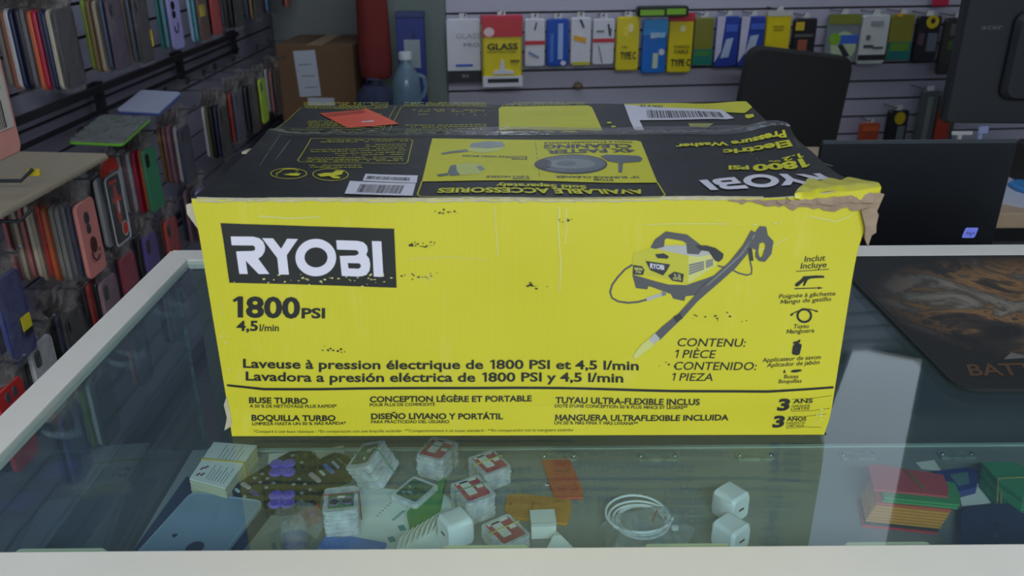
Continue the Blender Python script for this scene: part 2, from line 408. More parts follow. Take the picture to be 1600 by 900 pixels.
def paper(key, col, crease, rough=.42, fade=.25):
    """printed corrugated board: faint flutes, crease bumps and scuffed fading"""
    m = mat(key, col, rough, var=.05, vscale=9, bump=.18, bscale=26); nt = m.node_tree; b = nt.nodes['Principled BSDF']
    tc = nt.nodes.new('ShaderNodeTexCoord'); wv = nt.nodes.new('ShaderNodeTexWave'); wv.inputs['Scale'].default_value = 60; wv.bands_direction = 'X'
    nt.links.new(tc.outputs['Object'], wv.inputs[0])
    bp = nt.nodes.new('ShaderNodeBump'); bp.inputs['Strength'].default_value = crease; bp.inputs['Distance'].default_value = .0006
    nt.links.new(wv.outputs['Fac'], bp.inputs['Height'])
    old = b.inputs['Normal'].links[0].from_socket; nt.links.new(old, bp.inputs['Normal']); nt.links.new(bp.outputs[0], b.inputs['Normal'])
    mp = nt.nodes.new('ShaderNodeMapping'); mp.inputs['Scale'].default_value = (9, 9, 2.2)
    n = nt.nodes.new('ShaderNodeTexNoise'); n.inputs['Scale'].default_value = 4; n.inputs['Detail'].default_value = 8; n.inputs['Roughness'].default_value = .7
    rp = nt.nodes.new('ShaderNodeValToRGB'); rp.color_ramp.elements[0].position = .56; rp.color_ramp.elements[1].position = .8
    mu = nt.nodes.new('ShaderNodeMath'); mu.operation = 'MULTIPLY'; mu.inputs[1].default_value = fade
    mx = nt.nodes.new('ShaderNodeMix'); mx.data_type = 'RGBA'; mx.inputs[7].default_value = s2l((222, 218, 130))+(1,)
    nt.links.new(tc.outputs['Object'], mp.inputs[0]); nt.links.new(mp.outputs[0], n.inputs['Vector']); nt.links.new(n.outputs['Fac'], rp.inputs[0])
    nt.links.new(rp.outputs[0], mu.inputs[0]); nt.links.new(mu.outputs[0], mx.inputs[0])
    col_in = b.inputs['Base Color'].links[0].from_socket
    nt.links.new(col_in, mx.inputs[6]); nt.links.new(mx.outputs[2], b.inputs['Base Color']); return m
YEL = paper('printed_yellow_board', (200, 191, 40), .05)
BLK = paper('printed_black_board', (24, 24, 20), .04, .55, .04)
BLK.node_tree.nodes['Principled BSDF'].inputs['Specular IOR Level'].default_value = .3
KRAFT = mat('raw_kraft_board', (150, 128, 104), .9, var=.25, vscale=60, bump=.5, bscale=150)
WEAR = mat('scuffed_paper_edge', (178, 170, 140), .9, var=.3, vscale=120)
INK = mat('black_ink', (34, 35, 28), .45, var=.1)
WHT = mat('printed_white', (214, 210, 216), .4, var=.03)
YINK = mat('printed_yellow_ink', (200, 196, 24), .55, var=.04, spec=.3)

# body: front, sides, back and bottom as one continuous board
b = MB()
b.grid(lambda s, t: SF(-BW/2+BW*s, BH*t, 0), 70, 30, 0)
b.grid(lambda s, t: warp((-BW/2, BD*s, BH*t)), 20, 16, 1)
b.grid(lambda s, t: warp((BW/2, BD*s, BH*t)), 20, 16, 1)
b.grid(lambda s, t: (-BW/2+BW*s, BD, BH*t), 6, 6, 1)
b.grid(lambda s, t: (-BW/2+BW*s, BD*t, .0), 40, 20, 1)
bo = b.build('box_body', [YEL, BLK], carton, False)
def flap(name, b0, b1, lift):
    m = MB(); nu, nv = 70, 26
    m.grid(lambda s, t: ST(-BW/2+BW*s, b0+(b1-b0)*t, lift), nu, nv)
    m.grid(lambda s, t: ST(-BW/2+BW*s, b0+(b1-b0)*t, lift-.0032), nu, nv)
    N = (nu+1)*(nv+1); E = [i for i in range(nu+1)]+[(j+1)*(nu+1)-1 for j in range(1, nv+1)]+[nv*(nu+1)+i for i in range(nu-1, -1, -1)]+[j*(nu+1) for j in range(nv-1, 0, -1)]
    for i in range(len(E)): a, c = E[i], E[(i+1) % len(E)]; m.f.append((a, c, c+N, a+N)); m.m.append(1)
    return m.build(name, [BLK, WEAR], carton)
FL = .0006
front_flap = flap('front_flap', 0.0005, SEAM, FL)
rear_flap = flap('rear_flap', SEAM+.0014, BD, FL)

def subdiv(vs, fs, L):
    """split the edges of a flat polygon patch until it can follow the dented board"""
    bmm = bmesh.new(); bv = [bmm.verts.new((p[0], p[1], 0)) for p in vs]
    for f in fs:
        try: bmm.faces.new([bv[i] for i in f])
        except ValueError: pass
    for _ in range(3):
        bmesh.ops.triangulate(bmm, faces=bmm.faces[:])
        es = [e for e in bmm.edges if e.calc_length() > L]
        if not es: break
        bmesh.ops.subdivide_edges(bmm, edges=es, cuts=min(6, max(1, int(max(e.calc_length() for e in es)/L/2))))
    bmesh.ops.triangulate(bmm, faces=bmm.faces[:])
    bmm.verts.index_update(); v = [(p.co.x, p.co.y) for p in bmm.verts]; f = [tuple(q.index for q in fc.verts) for fc in bmm.faces]; bmm.free(); return v, f
class Print:
    """flat print laid on a panel: px = pixel-to-panel map, S = panel surface"""
    def __init__(s, px, S): s.px = px; s.S = S; s.mb = MB()
    def raw(s, v2, fs, lay, mi, L=.02):
        v2, fs = subdiv(v2, fs, L)
        s.mb.add([s.S(x, y, .00025+.00014*lay) for x, y in v2], fs, mi)
    def poly(s, pts, mi=0, lay=1, holes=(), plane=False):
        loops = [[Vector((*(p if plane else s.px(*p)), 0)) for p in lp] for lp in [pts, *holes]]
        s.raw([(p.x, p.y) for lp in loops for p in lp], tessellate_polygon(loops), lay, mi)
    def line(s, pts, w, mi=0, lay=1):
        P = [s.px(*p) for p in pts]
        for i in range(len(P)-1): s.poly(stroke([P[i], P[i+1]], w), mi, lay, plane=True)
    def path(s, pts, w, mi=0, lay=1): s.poly(stroke(pts, w), mi, lay)
    def quadtext(s, t, TL, TR, BL, BR, mi=0, lay=2, bold=0.0, shear=0.0):
        v, f, _ = text2d(t, bold, shear); q = [Vector(s.px(*p)) for p in (TL, TR, BL, BR)]
        s.raw([tuple((q[2]*(1-x)+q[3]*x)*(1-y)+(q[0]*(1-x)+q[1]*x)*y) for x, y in v], f, lay, mi, .03)
    def text(s, t, x0, y0, x1, y1, cap, mi=0, lay=2, bold=.010, shear=0.0):
        """baseline from (x0,y0) to (x1,y1), capitals cap pixels high"""
        s.quadtext(t, (x0, y0-cap), (x1, y1-cap), (x0, y0), (x1, y1), mi, lay, bold, shear)
    def build(s, name, mats, parent): return s.mb.build(name, mats, parent, fix=False)

# --- logo letters, drawn once in their own frame (pixels of an enlarged view of the front)
LOGO = {
 'R': ([(240,152),(375,155),(412,166),(436,188),(447,222),(443,248),(428,274),(405,289),(473,384),(408,383),(330,300),(343,382),(292,380),(272,243),(372,242),(386,236),(387,222),(376,209),(245,205)], []),
 'Y': ([(428,165),(494,168),(543,232),(580,171),(645,174),(577,272),(591,390),(531,388),(520,288)], []),
 'O': (ell(755, 287, 125, 114, 40), [ell(756, 286, 71, 61, 32)]),
 'B': ([(880,180),(1010,182),(1048,190),(1070,212),(1075,240),(1065,266),(1084,290),(1090,325),(1086,362),(1066,389),(1020,400),(915,397),(902,276),(1000,272),(1018,262),(1017,248),(1004,239),(885,237)], [[(951,318),(1022,319),(1033,330),(1030,344),(1018,352),(956,350)]]),
 'I': ([(1100,182),(1158,183),(1171,399),(1112,398)], []),
}
Z4 = lambda x, y: (300+x/3.9125, 330+y/3.9125)
pf = Print(PF, SF)
pf.poly([(346,348.4),(482,354.5),(616,357),(618,403),(620,449),(490,446),(359,441)], 0, 1)
lp = pf.build('logo_panel', [INK], carton)
pf = Print(PF, SF)
for k, (o, h) in LOGO.items(): pf.poly([Z4(*p) for p in o], 0, 3, [[Z4(*p) for p in q] for q in h])
pf.build('logo_lettering', [WHT], lp)

pf = Print(PF, SF)
T = pf.text
T('1800', 364, 495, 469, 498, 33, bold=.035); T('PSI', 471, 497.5, 508, 497.5, 16, bold=.035)
T('4,5', 370, 516.5, 403.5, 516.5, 16, bold=.03); T('l/min', 406, 517, 436, 517, 11, bold=.02)
T('Laveuse à pression électrique de 1800 PSI et 4,5 l/min', 380, 574.5, 998, 578.5, 14.5, bold=.027)
T('Lavadora a presión eléctrica de 1800 PSI y 4,5 l/min', 384, 594.5, 974, 598, 14.5, bold=.027)
T('BUSE TURBO', 389, 630, 482, 629.5, 9.5, bold=.036); T('A 50 % DE NETTOYAGE PLUS RAPIDE*', 390, 637, 527, 635, 5, bold=.022)
T('BOQUILLA TURBO', 393, 657.5, 525, 656.5, 9.5, bold=.036); T('LIMPIEZA HASTA UN 50 % MÁS RÁPIDA*', 394, 664.5, 541, 662.5, 5, bold=.022)
T('CONCEPTION LÉGÈRE ET PORTABLE', 578, 627.5, 831, 628, 9.5, bold=.036); T('POUR PLUS DE COMMODITÉ', 578, 634, 680, 634, 5, bold=.022)
T('DISEÑO LIVIANO Y PORTÁTIL', 580, 654.5, 786, 655, 9.5, bold=.036); T('PARA PRACTICIDAD DEL USUARIO', 580, 661, 702, 661, 5, bold=.022)
T('TUYAU ULTRA-FLEXIBLE INCLUS', 868, 631.5, 1093, 632, 10, bold=.032, shear=.05); T("DOTÉ D'UNE CONCEPTION 50 % PLUS MINCE ET LÉGÈRE**", 867, 638, 1074, 638, 5, bold=.022)
T('MANGUERA ULTRAFLEXIBLE INCLUIDA', 867, 658, 1138, 656.5, 9.5, bold=.032, shear=.08); T('UN 50 % MÁS FINA Y MÁS LIVIANA**', 866, 663.5, 997, 663.5, 5, bold=.022)
T('*Comparé à une buse classique - *En comparación con una boquilla estándar  **Comparativement à un tuyau standard - **En comparación con la manguera estándar', 396, 676, 897, 673.5, 4.2, bold=.0)
T('CONTENU:', 1058.5, 540.5, 1165, 540.5, 12.5, bold=.008, shear=.22); T('1 PIÈCE', 1055, 558.5, 1119, 558.5, 12.5, bold=.008, shear=.22)
T('CONTENIDO:', 1053, 577, 1182, 577, 12.5, bold=.008, shear=.22); T('1 PIEZA', 1050, 594, 1113, 594, 12, bold=.008, shear=.22)
T('Inclut', 1257, 410, 1290, 408, 9, bold=.012, shear=.15); T('Incluye', 1251, 420.5, 1292, 418.5, 9, bold=.012, shear=.15)
pf.line([(1244, 424.5), (1296, 421.5)], .0007)
T('Poignée à gâchette', 1216.5, 466, 1306, 462, 6.5, bold=.010, shear=.2); T('Mango de gatillo', 1219, 474.5, 1299, 470.5, 6.5, bold=.010, shear=.2)
T('Tuyau', 1240, 512.5, 1264, 512, 6.5, bold=.010, shear=.2); T('Manguera', 1228, 520.5, 1272, 519, 6.5, bold=.010, shear=.2)
T('Applicateur de savon', 1190, 564.5, 1282, 560, 6.5, bold=.010, shear=.2); T('Aplicador de jabón', 1197, 572.5, 1280, 568, 6.5, bold=.010, shear=.2)
T('Buses', 1224, 590, 1247, 589.5, 6, bold=.010, shear=.15); T('Boquillas', 1215.5, 597.5, 1252, 596.5, 6, bold=.010, shear=.15)
T('3', 1213, 641, 1234, 640, 19, bold=.05, shear=.12); T('ANS', 1238, 629, 1269, 628, 7, bold=.03, shear=.05); T('GARANTIE', 1236, 635, 1265, 634, 3.6, bold=0); T('LIMITÉE', 1235, 640, 1264, 638.5, 4, bold=0)
T('3', 1206, 668, 1226, 667, 19, bold=.05, shear=.12); T('AÑOS', 1229, 657, 1259.5, 656.5, 6.5, bold=.03, shear=.05); T('GARANTÍA', 1228, 662, 1258, 661, 3.6, bold=0); T('LIMITADA', 1228, 667, 1257, 666, 4, bold=0)
for l in ([(1236,622.5),(1268,621),(1299,617)], [(1236,641.5),(1268,640.5),(1296,637)], [(1230,650.5),(1262,649),(1290,646)], [(1228,669),(1258,666.5),(1286,667)]): pf.line(l, .0004)
pf.poly([(354,600.5),(412,605.5),(560,603.5),(800,604.5),(1050,608),(1200,608.5),(1302,602.5),(1301.5,606),(1200,612.5),(1050,612),(800,608.5),(560,607.5),(412,609.5),(355,604)], 0, 1)
# icons of what is in the box
Z8 = lambda x, y: (1180+x/3.462, 380+y/3.462)
def zp(pts, **k): pf.poly([Z8(*p) for p in pts], 0, 2, **k)
zp([(215,222),(250,195),(262,180),(330,176),(375,178),(375,189),(325,191),(300,193),(285,200),(268,232),(258,232),(266,205),(232,234),(218,234)])
zp([(213,243),(340,241),(342,237),(370,244),(342,250),(340,246),(213,249)])
zp(ell(265, 391, 43, 40, 28), holes=[[Z8(*p) for p in ell(265, 391, 31, 28, 24)]])
zp(stroke([(190,388),(212,374),(240,364),(265,356)], 6)); zp(stroke([(265,356),(300,358),(338,370)], 6))
zp([(186,386),(200,376),(206,384),(194,394)]); zp([(322,362),(340,364),(338,374),(322,370)])
zp([(200,560),(206,545),(215,541),(200,540),(206,530),(228,526),(234,519),(244,521),(242,532),(232,536),(250,545),(248,560),(238,598),(225,603),(204,600),(196,592)])
zp([(154,680),(158,680),(162,697),(147,697)]); zp([(190,686),(205,680),(238,678),(254,683),(240,690),(215,695),(192,694)])
pf.build('front_lettering', [INK], carton)

# picture of the machine
GD = C((84, 84, 82), .45); GM = C((120, 120, 116), .45); GLt = C((172, 172, 160), .45); YD = C((186, 182, 52), .45); YP = C((196, 196, 112), .45); DK = C((54, 54, 52), .45)
PM = [GD, GM, GLt, YD, YP, DK, WHT]
Z5 = lambda x, y: (930+x/3.215, 340+y/3.215)
pf = Print(PF, SF)
def pp(pts, mi, lay, holes=()): pf.poly([Z5(*p) for p in pts], mi, lay, [[Z5(*q) for q in h] for h in holes])
def ps(pts, w, mi, lay): pf.poly([Z5(*p) for p in stroke(pts, w)], mi, lay)
ps([(188,236),(150,258),(112,298),(85,335),(74,372),(84,402),(115,420),(165,428),(215,424),(262,412)], 10, 0, 1)
ps([(258,412),(300,398),(345,383)], 17, 2, 2); ps([(335,386),(356,379)], 20, 1, 3)
pp([(186,285),(300,320),(370,338),(460,340),(615,285),(610,330),(540,368),(520,388),(455,396),(448,420),(392,408),(380,385),(290,352),(268,345),(262,362),(204,354)], 0, 1)
pp([(190,182),(288,150),(350,168),(470,192),(468,335),(365,312),(250,285),(186,268)], 3, 2)
pp([(470,192),(520,196),(585,185),(612,235),(468,332)], 4, 2)
pp([(288,150),(330,142),(440,140),(560,150),(585,185),(520,198),(470,192),(350,168)], 2, 3)
for k in range(4): pp([(472,236+k*14),(548,218+k*11),(546,228+k*11),(471,247+k*14)], 1, 3)
for k in range(4): pp([(556,216+k*10),(592,206+k*9),(593,213+k*9),(556,225+k*10)], 1, 3)
pp([(278,150),(300,110),(355,70),(462,86),(520,130),(545,150),(520,186),(462,182),(458,130),(440,118),(360,104),(350,112),(346,148),(300,158)], 0, 4)
pp([(300,184),(345,180),(372,196),(362,208),(312,204)], 5, 4)
pp([(252,217),(378,236),(362,266),(342,292),(276,264)], 5, 4)
pp([(190,236),(236,244),(248,262),(240,288),(188,284)], 5, 4)
pp([(365,292),(398,272),(446,284),(440,326),(388,318)], 5, 4)
pf.text('RYOBI', *Z5(276,254), *Z5(346,264), 8, 6, 6, bold=.03)
pf.text('1800', *Z5(194,262), *Z5(238,266), 4.5, 4, 6, bold=.02); pf.text('PSI', *Z5(204,276), *Z5(230,279), 3, 4, 6, bold=.02)
pf.text('1.2', *Z5(394,298), *Z5(430,303), 5, 4, 6, bold=.02); pf.text('GPM', *Z5(390,311), *Z5(430,317), 3.6, 4, 6, bold=.02)
pp([(500,140),(560,140),(605,152),(645,182),(640,205),(622,222),(600,214),(570,170),(530,165)], 5, 5)
ps([(616,242),(680,258),(720,278),(760,288),(784,282),(786,255),(778,220)], 8, 0, 1)
ps([(805,75),(760,150),(690,235),(600,315),(545,365),(500,412),(430,490),(350,560),(310,600)], [52, 46, 44, 44, 40, 30, 30, 40, 40], 0, 6)
ps([(800,85),(735,180),(640,270),(560,340)], [8, 8, 8, 6], 1, 7)
pp([(755,165),(782,100),(826,42),(858,44),(866,86),(895,118),(884,182),(852,220),(822,216),(804,196),(806,160),(786,150)], 0, 7, [[(824,128),(846,122),(856,138),(838,196),(824,196),(818,170)]])
ps([(776,150),(784,215)], 20, 5, 8); ps([(432,492),(398,510)], 30, 5, 7)
ps([(312,592),(280,622)], [40, 34], 2, 8); pp([(270,606),(300,636),(240,680),(204,708),(190,700),(194,684),(232,636)], 4, 7)
pf.build('machine_picture', PM, carton)
# scuffs, chips and creases worn into the front, plus pale lines painting tape glints
pf = Print(PF, SF); R0 = random.Random(3)
for cx, cy, sx, sy, n, mi in ((655,382,28,4,22,0),(655,430,34,6,16,0),(665,433,30,8,18,1),(500,437,110,7,26,1),(580,433,40,14,18,1),(520,545,40,4,12,0),(838,445,20,5,12,0),(1100,495,60,10,12,0),(700,330,30,4,8,0),(880,342,16,3,10,0),(1060,570,40,6,6,0),(355,550,6,60,10,1),(1280,650,10,16,14,1),(345,500,5,50,10,1),(1180,350,60,5,14,1)):
    for _ in range(n):
        u = cx+R0.gauss(0, sx*.5); v = cy+R0.gauss(0, sy*.5); r = R0.uniform(.5, 1.6)
        if 362-54*(680-v)/370+1 < u < 1290+50*(680-v)/300: pf.poly([(u+r*R0.uniform(.6, 2.4)*cos(a), v+r*R0.uniform(.5, 1.3)*sin(a)) for a in (0, 1, 2.2, 3.1, 4.2, 5.3)], mi, 4)
for l, wd in (([(874,322),(872,360),(876,410),(874,455)], .0011), ([(884,324),(885,350),(882,380)], .0009), ([(772,322),(776,370),(778,400)], .0008), ([(1010,351),(1050,350),(1140,350)], .0008), ([(640,404),(700,401),(760,405)], .0006), ([(405,338),(450,342),(500,340)], .0012), ([(1230,372),(1205,386),(1175,392)], .0009), ([(1262,340),(1300,352),(1320,345)], .0009)):
    pf.line(l, wd, 1, 3)
pf.build('scuff_and_glint_marks', [INK, C((206, 204, 120), .3)], carton)
# scuffed paper along the upper front edge
b = MB(); R0 = random.Random(5)
for k in range(60):
    a = -BW/2+.004+(BW-.09)*k/60; wd = .009; h = R0.uniform(.0008, .0026)
    p = [SF(a, BH-h, .0007), SF(a+wd, BH-R0.uniform(.0006, .0024), .0007), ST(a+wd, R0.uniform(.0008, .0018), .0014), ST(a, R0.uniform(.0008, .0018), .0014)]
    b.add(p, [(0, 1, 2, 3)])
b.build('worn_edge', WEAR, carton)
# torn corner: raw board peeping out, and a ragged hanging strip
b = MB(); R0 = random.Random(11)
up_, lo_ = [], []
for k in range(31):
    s = k/30; a = .165+(BW/2+.003-.165)*s
    d = .002+.016*s**1.1
    up_.append(SF(a, BH-.0006-.004*s*s+R0.uniform(-.0008, .0008), .0016+.002*s)); lo_.append(SF(a, BH-d+R0.uniform(-.0022, .0022), .0010+.0012*R0.random()))
for i in range(30): b.add([up_[i], up_[i+1], lo_[i+1], lo_[i]], [(0, 1, 2, 3)])
mid = [((p[0]+q[0])/2+R0.uniform(-.001, .001), (p[1]+q[1])/2-.0035*R0.random(), (p[2]+q[2])/2) for p, q in zip(up_, lo_)]
for i in range(10, 30): b.add([up_[i], up_[i+1], mid[i+1], mid[i]], [(0, 1, 2, 3)])
hang = [(BW/2-.004, -.002, BH-.010), (BW/2+.007, -.004, BH-.006), (BW/2+.0115, 0, BH-.014), (BW/2+.0105, -.003, BH-.022), (BW/2+.0115, 0, BH-.029), (BW/2+.0085, -.002, BH-.032), (BW/2+.007, -.002, BH-.042), (BW/2+.0035, -.001, BH-.035), (BW/2+.0015, -.003, BH-.024)]
b.prism([(p[0], p[2]) for p in hang], 0, .0035, T=lambda x, z, y: (x, -.0035+y+.0012*sin(z*900), z))
b.build('torn_board', KRAFT, carton)
pt = Print(PT, SP)
def Z3(x, y): return (980+x/3.9125, 150+y/3.9125)
b = MB()                                        # the folded yellow corner of the front sheet, curled over the top
def corner(s, t):
    a = BW/2-.060+.0600*s; w0 = min(1, s*2.6)
    if t < .34:
        h = BH-.0065*w0*(1-t/.34)*(1+.3*sin(s*19)); return SF(a, h, .0022+.0016*sin(s*9+1)*w0)
    bb = (.043*w0*(1-.10*s)+.002*sin(s*23))*(t-.34)/.66
    return ST(a, bb, .0026+.0010*sin(s*26)*sin(t*5))
b.grid(corner, 30, 12); b.build('folded_corner', YEL, carton, True)
b = MB()
b.prism([(-BW/2-.0005, BH-.002), (-BW/2-.008, BH-.004), (-BW/2-.0085, BH-.012), (-BW/2-.001, BH-.026)], 0, .002, T=lambda x, z, y: (x, y+.001, z))
b.prism([(-BW/2+.001, .043), (-BW/2-.003, .034), (-BW/2-.002, .020), (-BW/2-.0065, .006), (-BW/2+.002, .012)], 0, .0015, T=lambda x, z, y: (x, y, z))
b.prism([(-BW/2+.001, .195), (-BW/2-.010, .182), (-BW/2-.012, .172), (-BW/2-.002, .176)], BH-.004, BH-.0015)
b.build('torn_paper', WEAR, carton)

# --- print on the front half of the top (upside down to the viewer)
Z2 = lambda x, y: (640+x/3.9125, 150+y/3.9125)
Z1 = lambda x, y: (290+x/3.9125, 150+y/3.9125)
pt = Print(PT, SP)
pt.poly([Z2(*p) for p in [(140,282),(1385,294),(1412,300),(1515,535),(1000,533),(500,530),(75,527)]], 0, 1)
pt.line([Z2(*p) for p in [(75,527),(48,608),(66,622),(500,626),(1000,630),(1538,628),(1562,614),(1515,535)]], .0011, 0, 1)
pt.build('accessory_panel', [YINK], carton)
pt = Print(PT, SP)
def q(t, TL, TR, BL, BR, Z, mi=0, bold=.03, lay=3): pt.quadtext(t, Z(*TL), Z(*TR), Z(*BL), Z(*BR), mi, lay, bold)
q('4X FASTER', (1388,367), (833,369), (1368,345), (836,345), Z2, bold=.045)
q('CLEANING', (1362,342), (818,338), (1352,318), (822,316), Z2, bold=.045)
q('THAN A STANDARD NOZZLE', (1366,310), (820,312), (1363,300), (822,302), Z2, bold=.02)
q('12" SURFACE CLEANER', (1412,508), (888,514), (1405,497), (892,500), Z2); q('RYOBI', (1247,526), (1125,526), (1242,514), (1125,514), Z2)
q('ROTATING WASH BRUSH', (718,390), (322,386), (715,379), (325,376), Z2); q('RYOBI', (718,402), (625,402), (718,392), (625,392), Z2)
q('2-IN-1 NOZZLE', (732,516), (468,516), (730,504), (470,504), Z2); q('RYOBI', (733,526), (632,526), (732,517), (632,517), Z2)
pt.line([Z2(770,300), Z2(797,528)], .0005); pt.line([Z2(160,402), Z2(765,413)], .0004)
GG = C((74, 84, 84), .35); GA = C((110, 120, 112), .4); YG = C((176, 184, 60), .4)
def tp(pts, mi, lay=2, holes=()): pt.poly([Z2(*p) for p in pts], mi, lay, [[Z2(*p) for p in h] for h in holes])
tp(ell(985,432,224,57,40), 0, 3); tp(ell(985,430,212,50,40), 1, 4); tp(ell(985,430,150,30,30), 2, 5); tp(ell(960,428,60,14,20), 1, 6); tp(ell(820,432,50,30,20), 0, 5)
tp([(1165,388),(1200,380),(1400,386),(1424,400),(1410,418),(1305,424),(1298,478),(1276,474),(1276,424),(1215,416)], 1, 5)
tp([(365,332),(380,308),(480,296),(570,300),(584,322),(480,336)], 2, 3); tp([(355,350),(370,332),(480,336),(584,326),(560,344),(440,365)], 3, 3); tp([(190,370),(250,358),(350,344),(360,356),(260,368),(200,377)], 1, 4)
tp([(236,470),(262,436),(340,424),(430,426),(462,462),(430,488),(330,498),(255,492)], 3, 3); tp([(234,478),(250,440),(284,434),(290,470),(310,496),(250,500)], 1, 4); tp([(165,490),(236,482),(240,496),(180,502)], 1, 4); tp([(408,446),(436,440),(460,462),(432,474)], 2, 4)
pt.build('accessory_print', [INK, GG, GA, YG], carton)
pt = Print(PT, SP)
q('AVAILABLE ACCESSORIES', (1450,607), (165,601), (1415,577), (178,572), Z2, bold=.035)
q('Sold Separately', (1084,575), (526,570), (1076,555), (530,550), Z2, bold=.03)
q('Electric', (1010,335), (586,370), (984,302), (584,340), Z3, bold=.04); q('Pressure Washer', (972,292), (296,336), (955,270), (292,314), Z3, bold=.04)
q('1800', (1122,438), (768,484), (1088,394), (762,438), Z3, bold=.045); q('PSI', (745,470), (618,468), (740,444), (618,442), Z3, bold=.04)
q('1.2', (1082,392), (952,408), (1066,370), (944,390), Z3, bold=.03); q('GPM', (938,411), (866,412), (934,401), (866,402), Z3, bold=.03)
def rows(Z, x0, x1, ys, skew=0, mi=0, t=.0009, seed=1, gap=.25):
    rg = random.Random(seed)
    for y in ys:
        x = x0+rg.uniform(0, 20)
        while x < x1-6:
            l = rg.uniform(6, 34); a = Z(x, y); bq = Z(min(x1, x+l), y)
            if rg.random() > gap*.4: pt.line([a, bq], t, mi, 2)
            x += l+rg.uniform(4, 9)
pt.line([Z1(*p) for p in [(770,281),(1372,285),(1390,296),(1358,420),(1340,427),(702,414),(686,404),(770,281)]], .0007)
rows(Z1, 810, 1365, (291, 300), seed=2, t=.0016); rows(Z1, 1100, 1350, (318, 329), seed=3, t=.0016); rows(Z1, 760, 1345, (341, 352), seed=4, t=.0016); rows(Z1, 900, 1340, (365, 377), seed=5, t=.0016); rows(Z1, 730, 1330, (391, 402, 411), seed=6, t=.0016); rows(Z1, 750, 1080, (436, 448), seed=7, t=.0016)
for cx, cy, rx, ry in ((632, 489, 112, 34), (887, 493, 110, 37)):
    pt.poly([Z1(*p) for p in ell(cx, cy, rx, ry, 40)], 0, 2, [[Z1(*p) for p in ell(cx, cy, rx-5, ry-2.4, 40)]])
pt.poly([Z1(*p) for p in stroke([(560,505),(556,490),(580,478),(600,462),(660,460),(690,470),(672,486),(700,492),(690,502),(640,500)], 5)], 0, 2)
pt.poly([Z1(*p) for p in [(600,496),(650,488),(706,490),(690,504),(620,500)]], 0, 2)
pt.poly([Z1(*p) for p in [(805,494),(850,484),(900,482),(920,468),(968,470),(955,492),(915,500),(930,508),(905,516),(880,502),(830,508)]], 0, 2)
pt.poly([Z1(*p) for p in ell(925, 510, 22, 7, 14)], 0, 3)
# fine print on the rear half
rows(Z1, 720, 1240, (50, 58, 66, 74, 82), seed=8, t=.0024); rows(Z1, 880, 1200, (118, 128), seed=9, t=.0024); rows(Z1, 740, 1230, (165, 175, 186, 197, 208), seed=10, t=.0024); rows(Z1, 640, 1180, (220, 230), seed=11, t=.0024)
rows(Z1, 1330, 1840, (50, 57, 65, 73), seed=12, t=.0024); rows(Z1, 1380, 1840, (97, 107, 124), seed=13, t=.0024, gap=1); rows(Z1, 1340, 1840, (185, 196, 208, 220, 231), seed=14, t=.0024)
for l in ([(705,80),(545,235)], [(1285,70),(1195,235)], [(1322,72),(1235,235)], [(1322,72),(1880,72)]): pt.line([Z1(*p) for p in l], .0006)
rows(Z2, 560, 1070, (48, 56, 63), seed=15, t=.0024)
pt.poly([Z3(*p) for p in [(720,120),(770,118),(776,132),(740,142),(722,134)]], 0, 2)
for x, y in ((1210,165),(1235,187),(1270,230)): pt.poly([Z2(x,y), Z2(x+26,y+2), Z2(x+22,y+10), Z2(x-4,y+9)], 0, 2)
pt.build('yellow_lettering', [YINK], carton)
pt = Print(PT, SP)
QT = [Vector(PT(*Z3(*p))) for p in ((1275,560), (508,598), (1205,470), (436,527))]
def lg(x, y):
    s = (x-240)/(1171-240); t = 1-(y-152)/(400-152)
    return tuple((QT[2]*(1-s)+QT[3]*s)*(1-t)+(QT[0]*(1-s)+QT[1]*s)*t)
for k, (o, h) in LOGO.items(): pt.raw(*[(lambda L: ([tuple(p.xy) for l_ in L for p in l_], tessellate_polygon(L)))([[Vector((*lg(*p), 0)) for p in o]]+[[Vector((*lg(*p), 0)) for p in hh] for hh in h])][0], 3, 0)
pt.build('top_logo_lettering', [WHT], carton)
pt = Print(PT, SP)
pt.poly([Z2(*p) for p in [(545,82),(562,69),(800,68),(1092,70),(1114,82),(1196,246),(548,250)]], 0, 1)
yp = pt.build('instruction_panel', [YINK], carton)
pt = Print(PT, SP); rows(Z2, 680, 1060, (104,), seed=20, mi=0, t=.0007); rows(Z2, 760, 1080, (118, 127), seed=21, t=.0006); rows(Z2, 600, 1150, (208, 218, 228, 237), seed=22, t=.0006); rows(Z2, 960, 1120, (158, 190), seed=23, t=.0006)
pt.build('instruction_print', [C((110, 112, 30), .5)], yp)
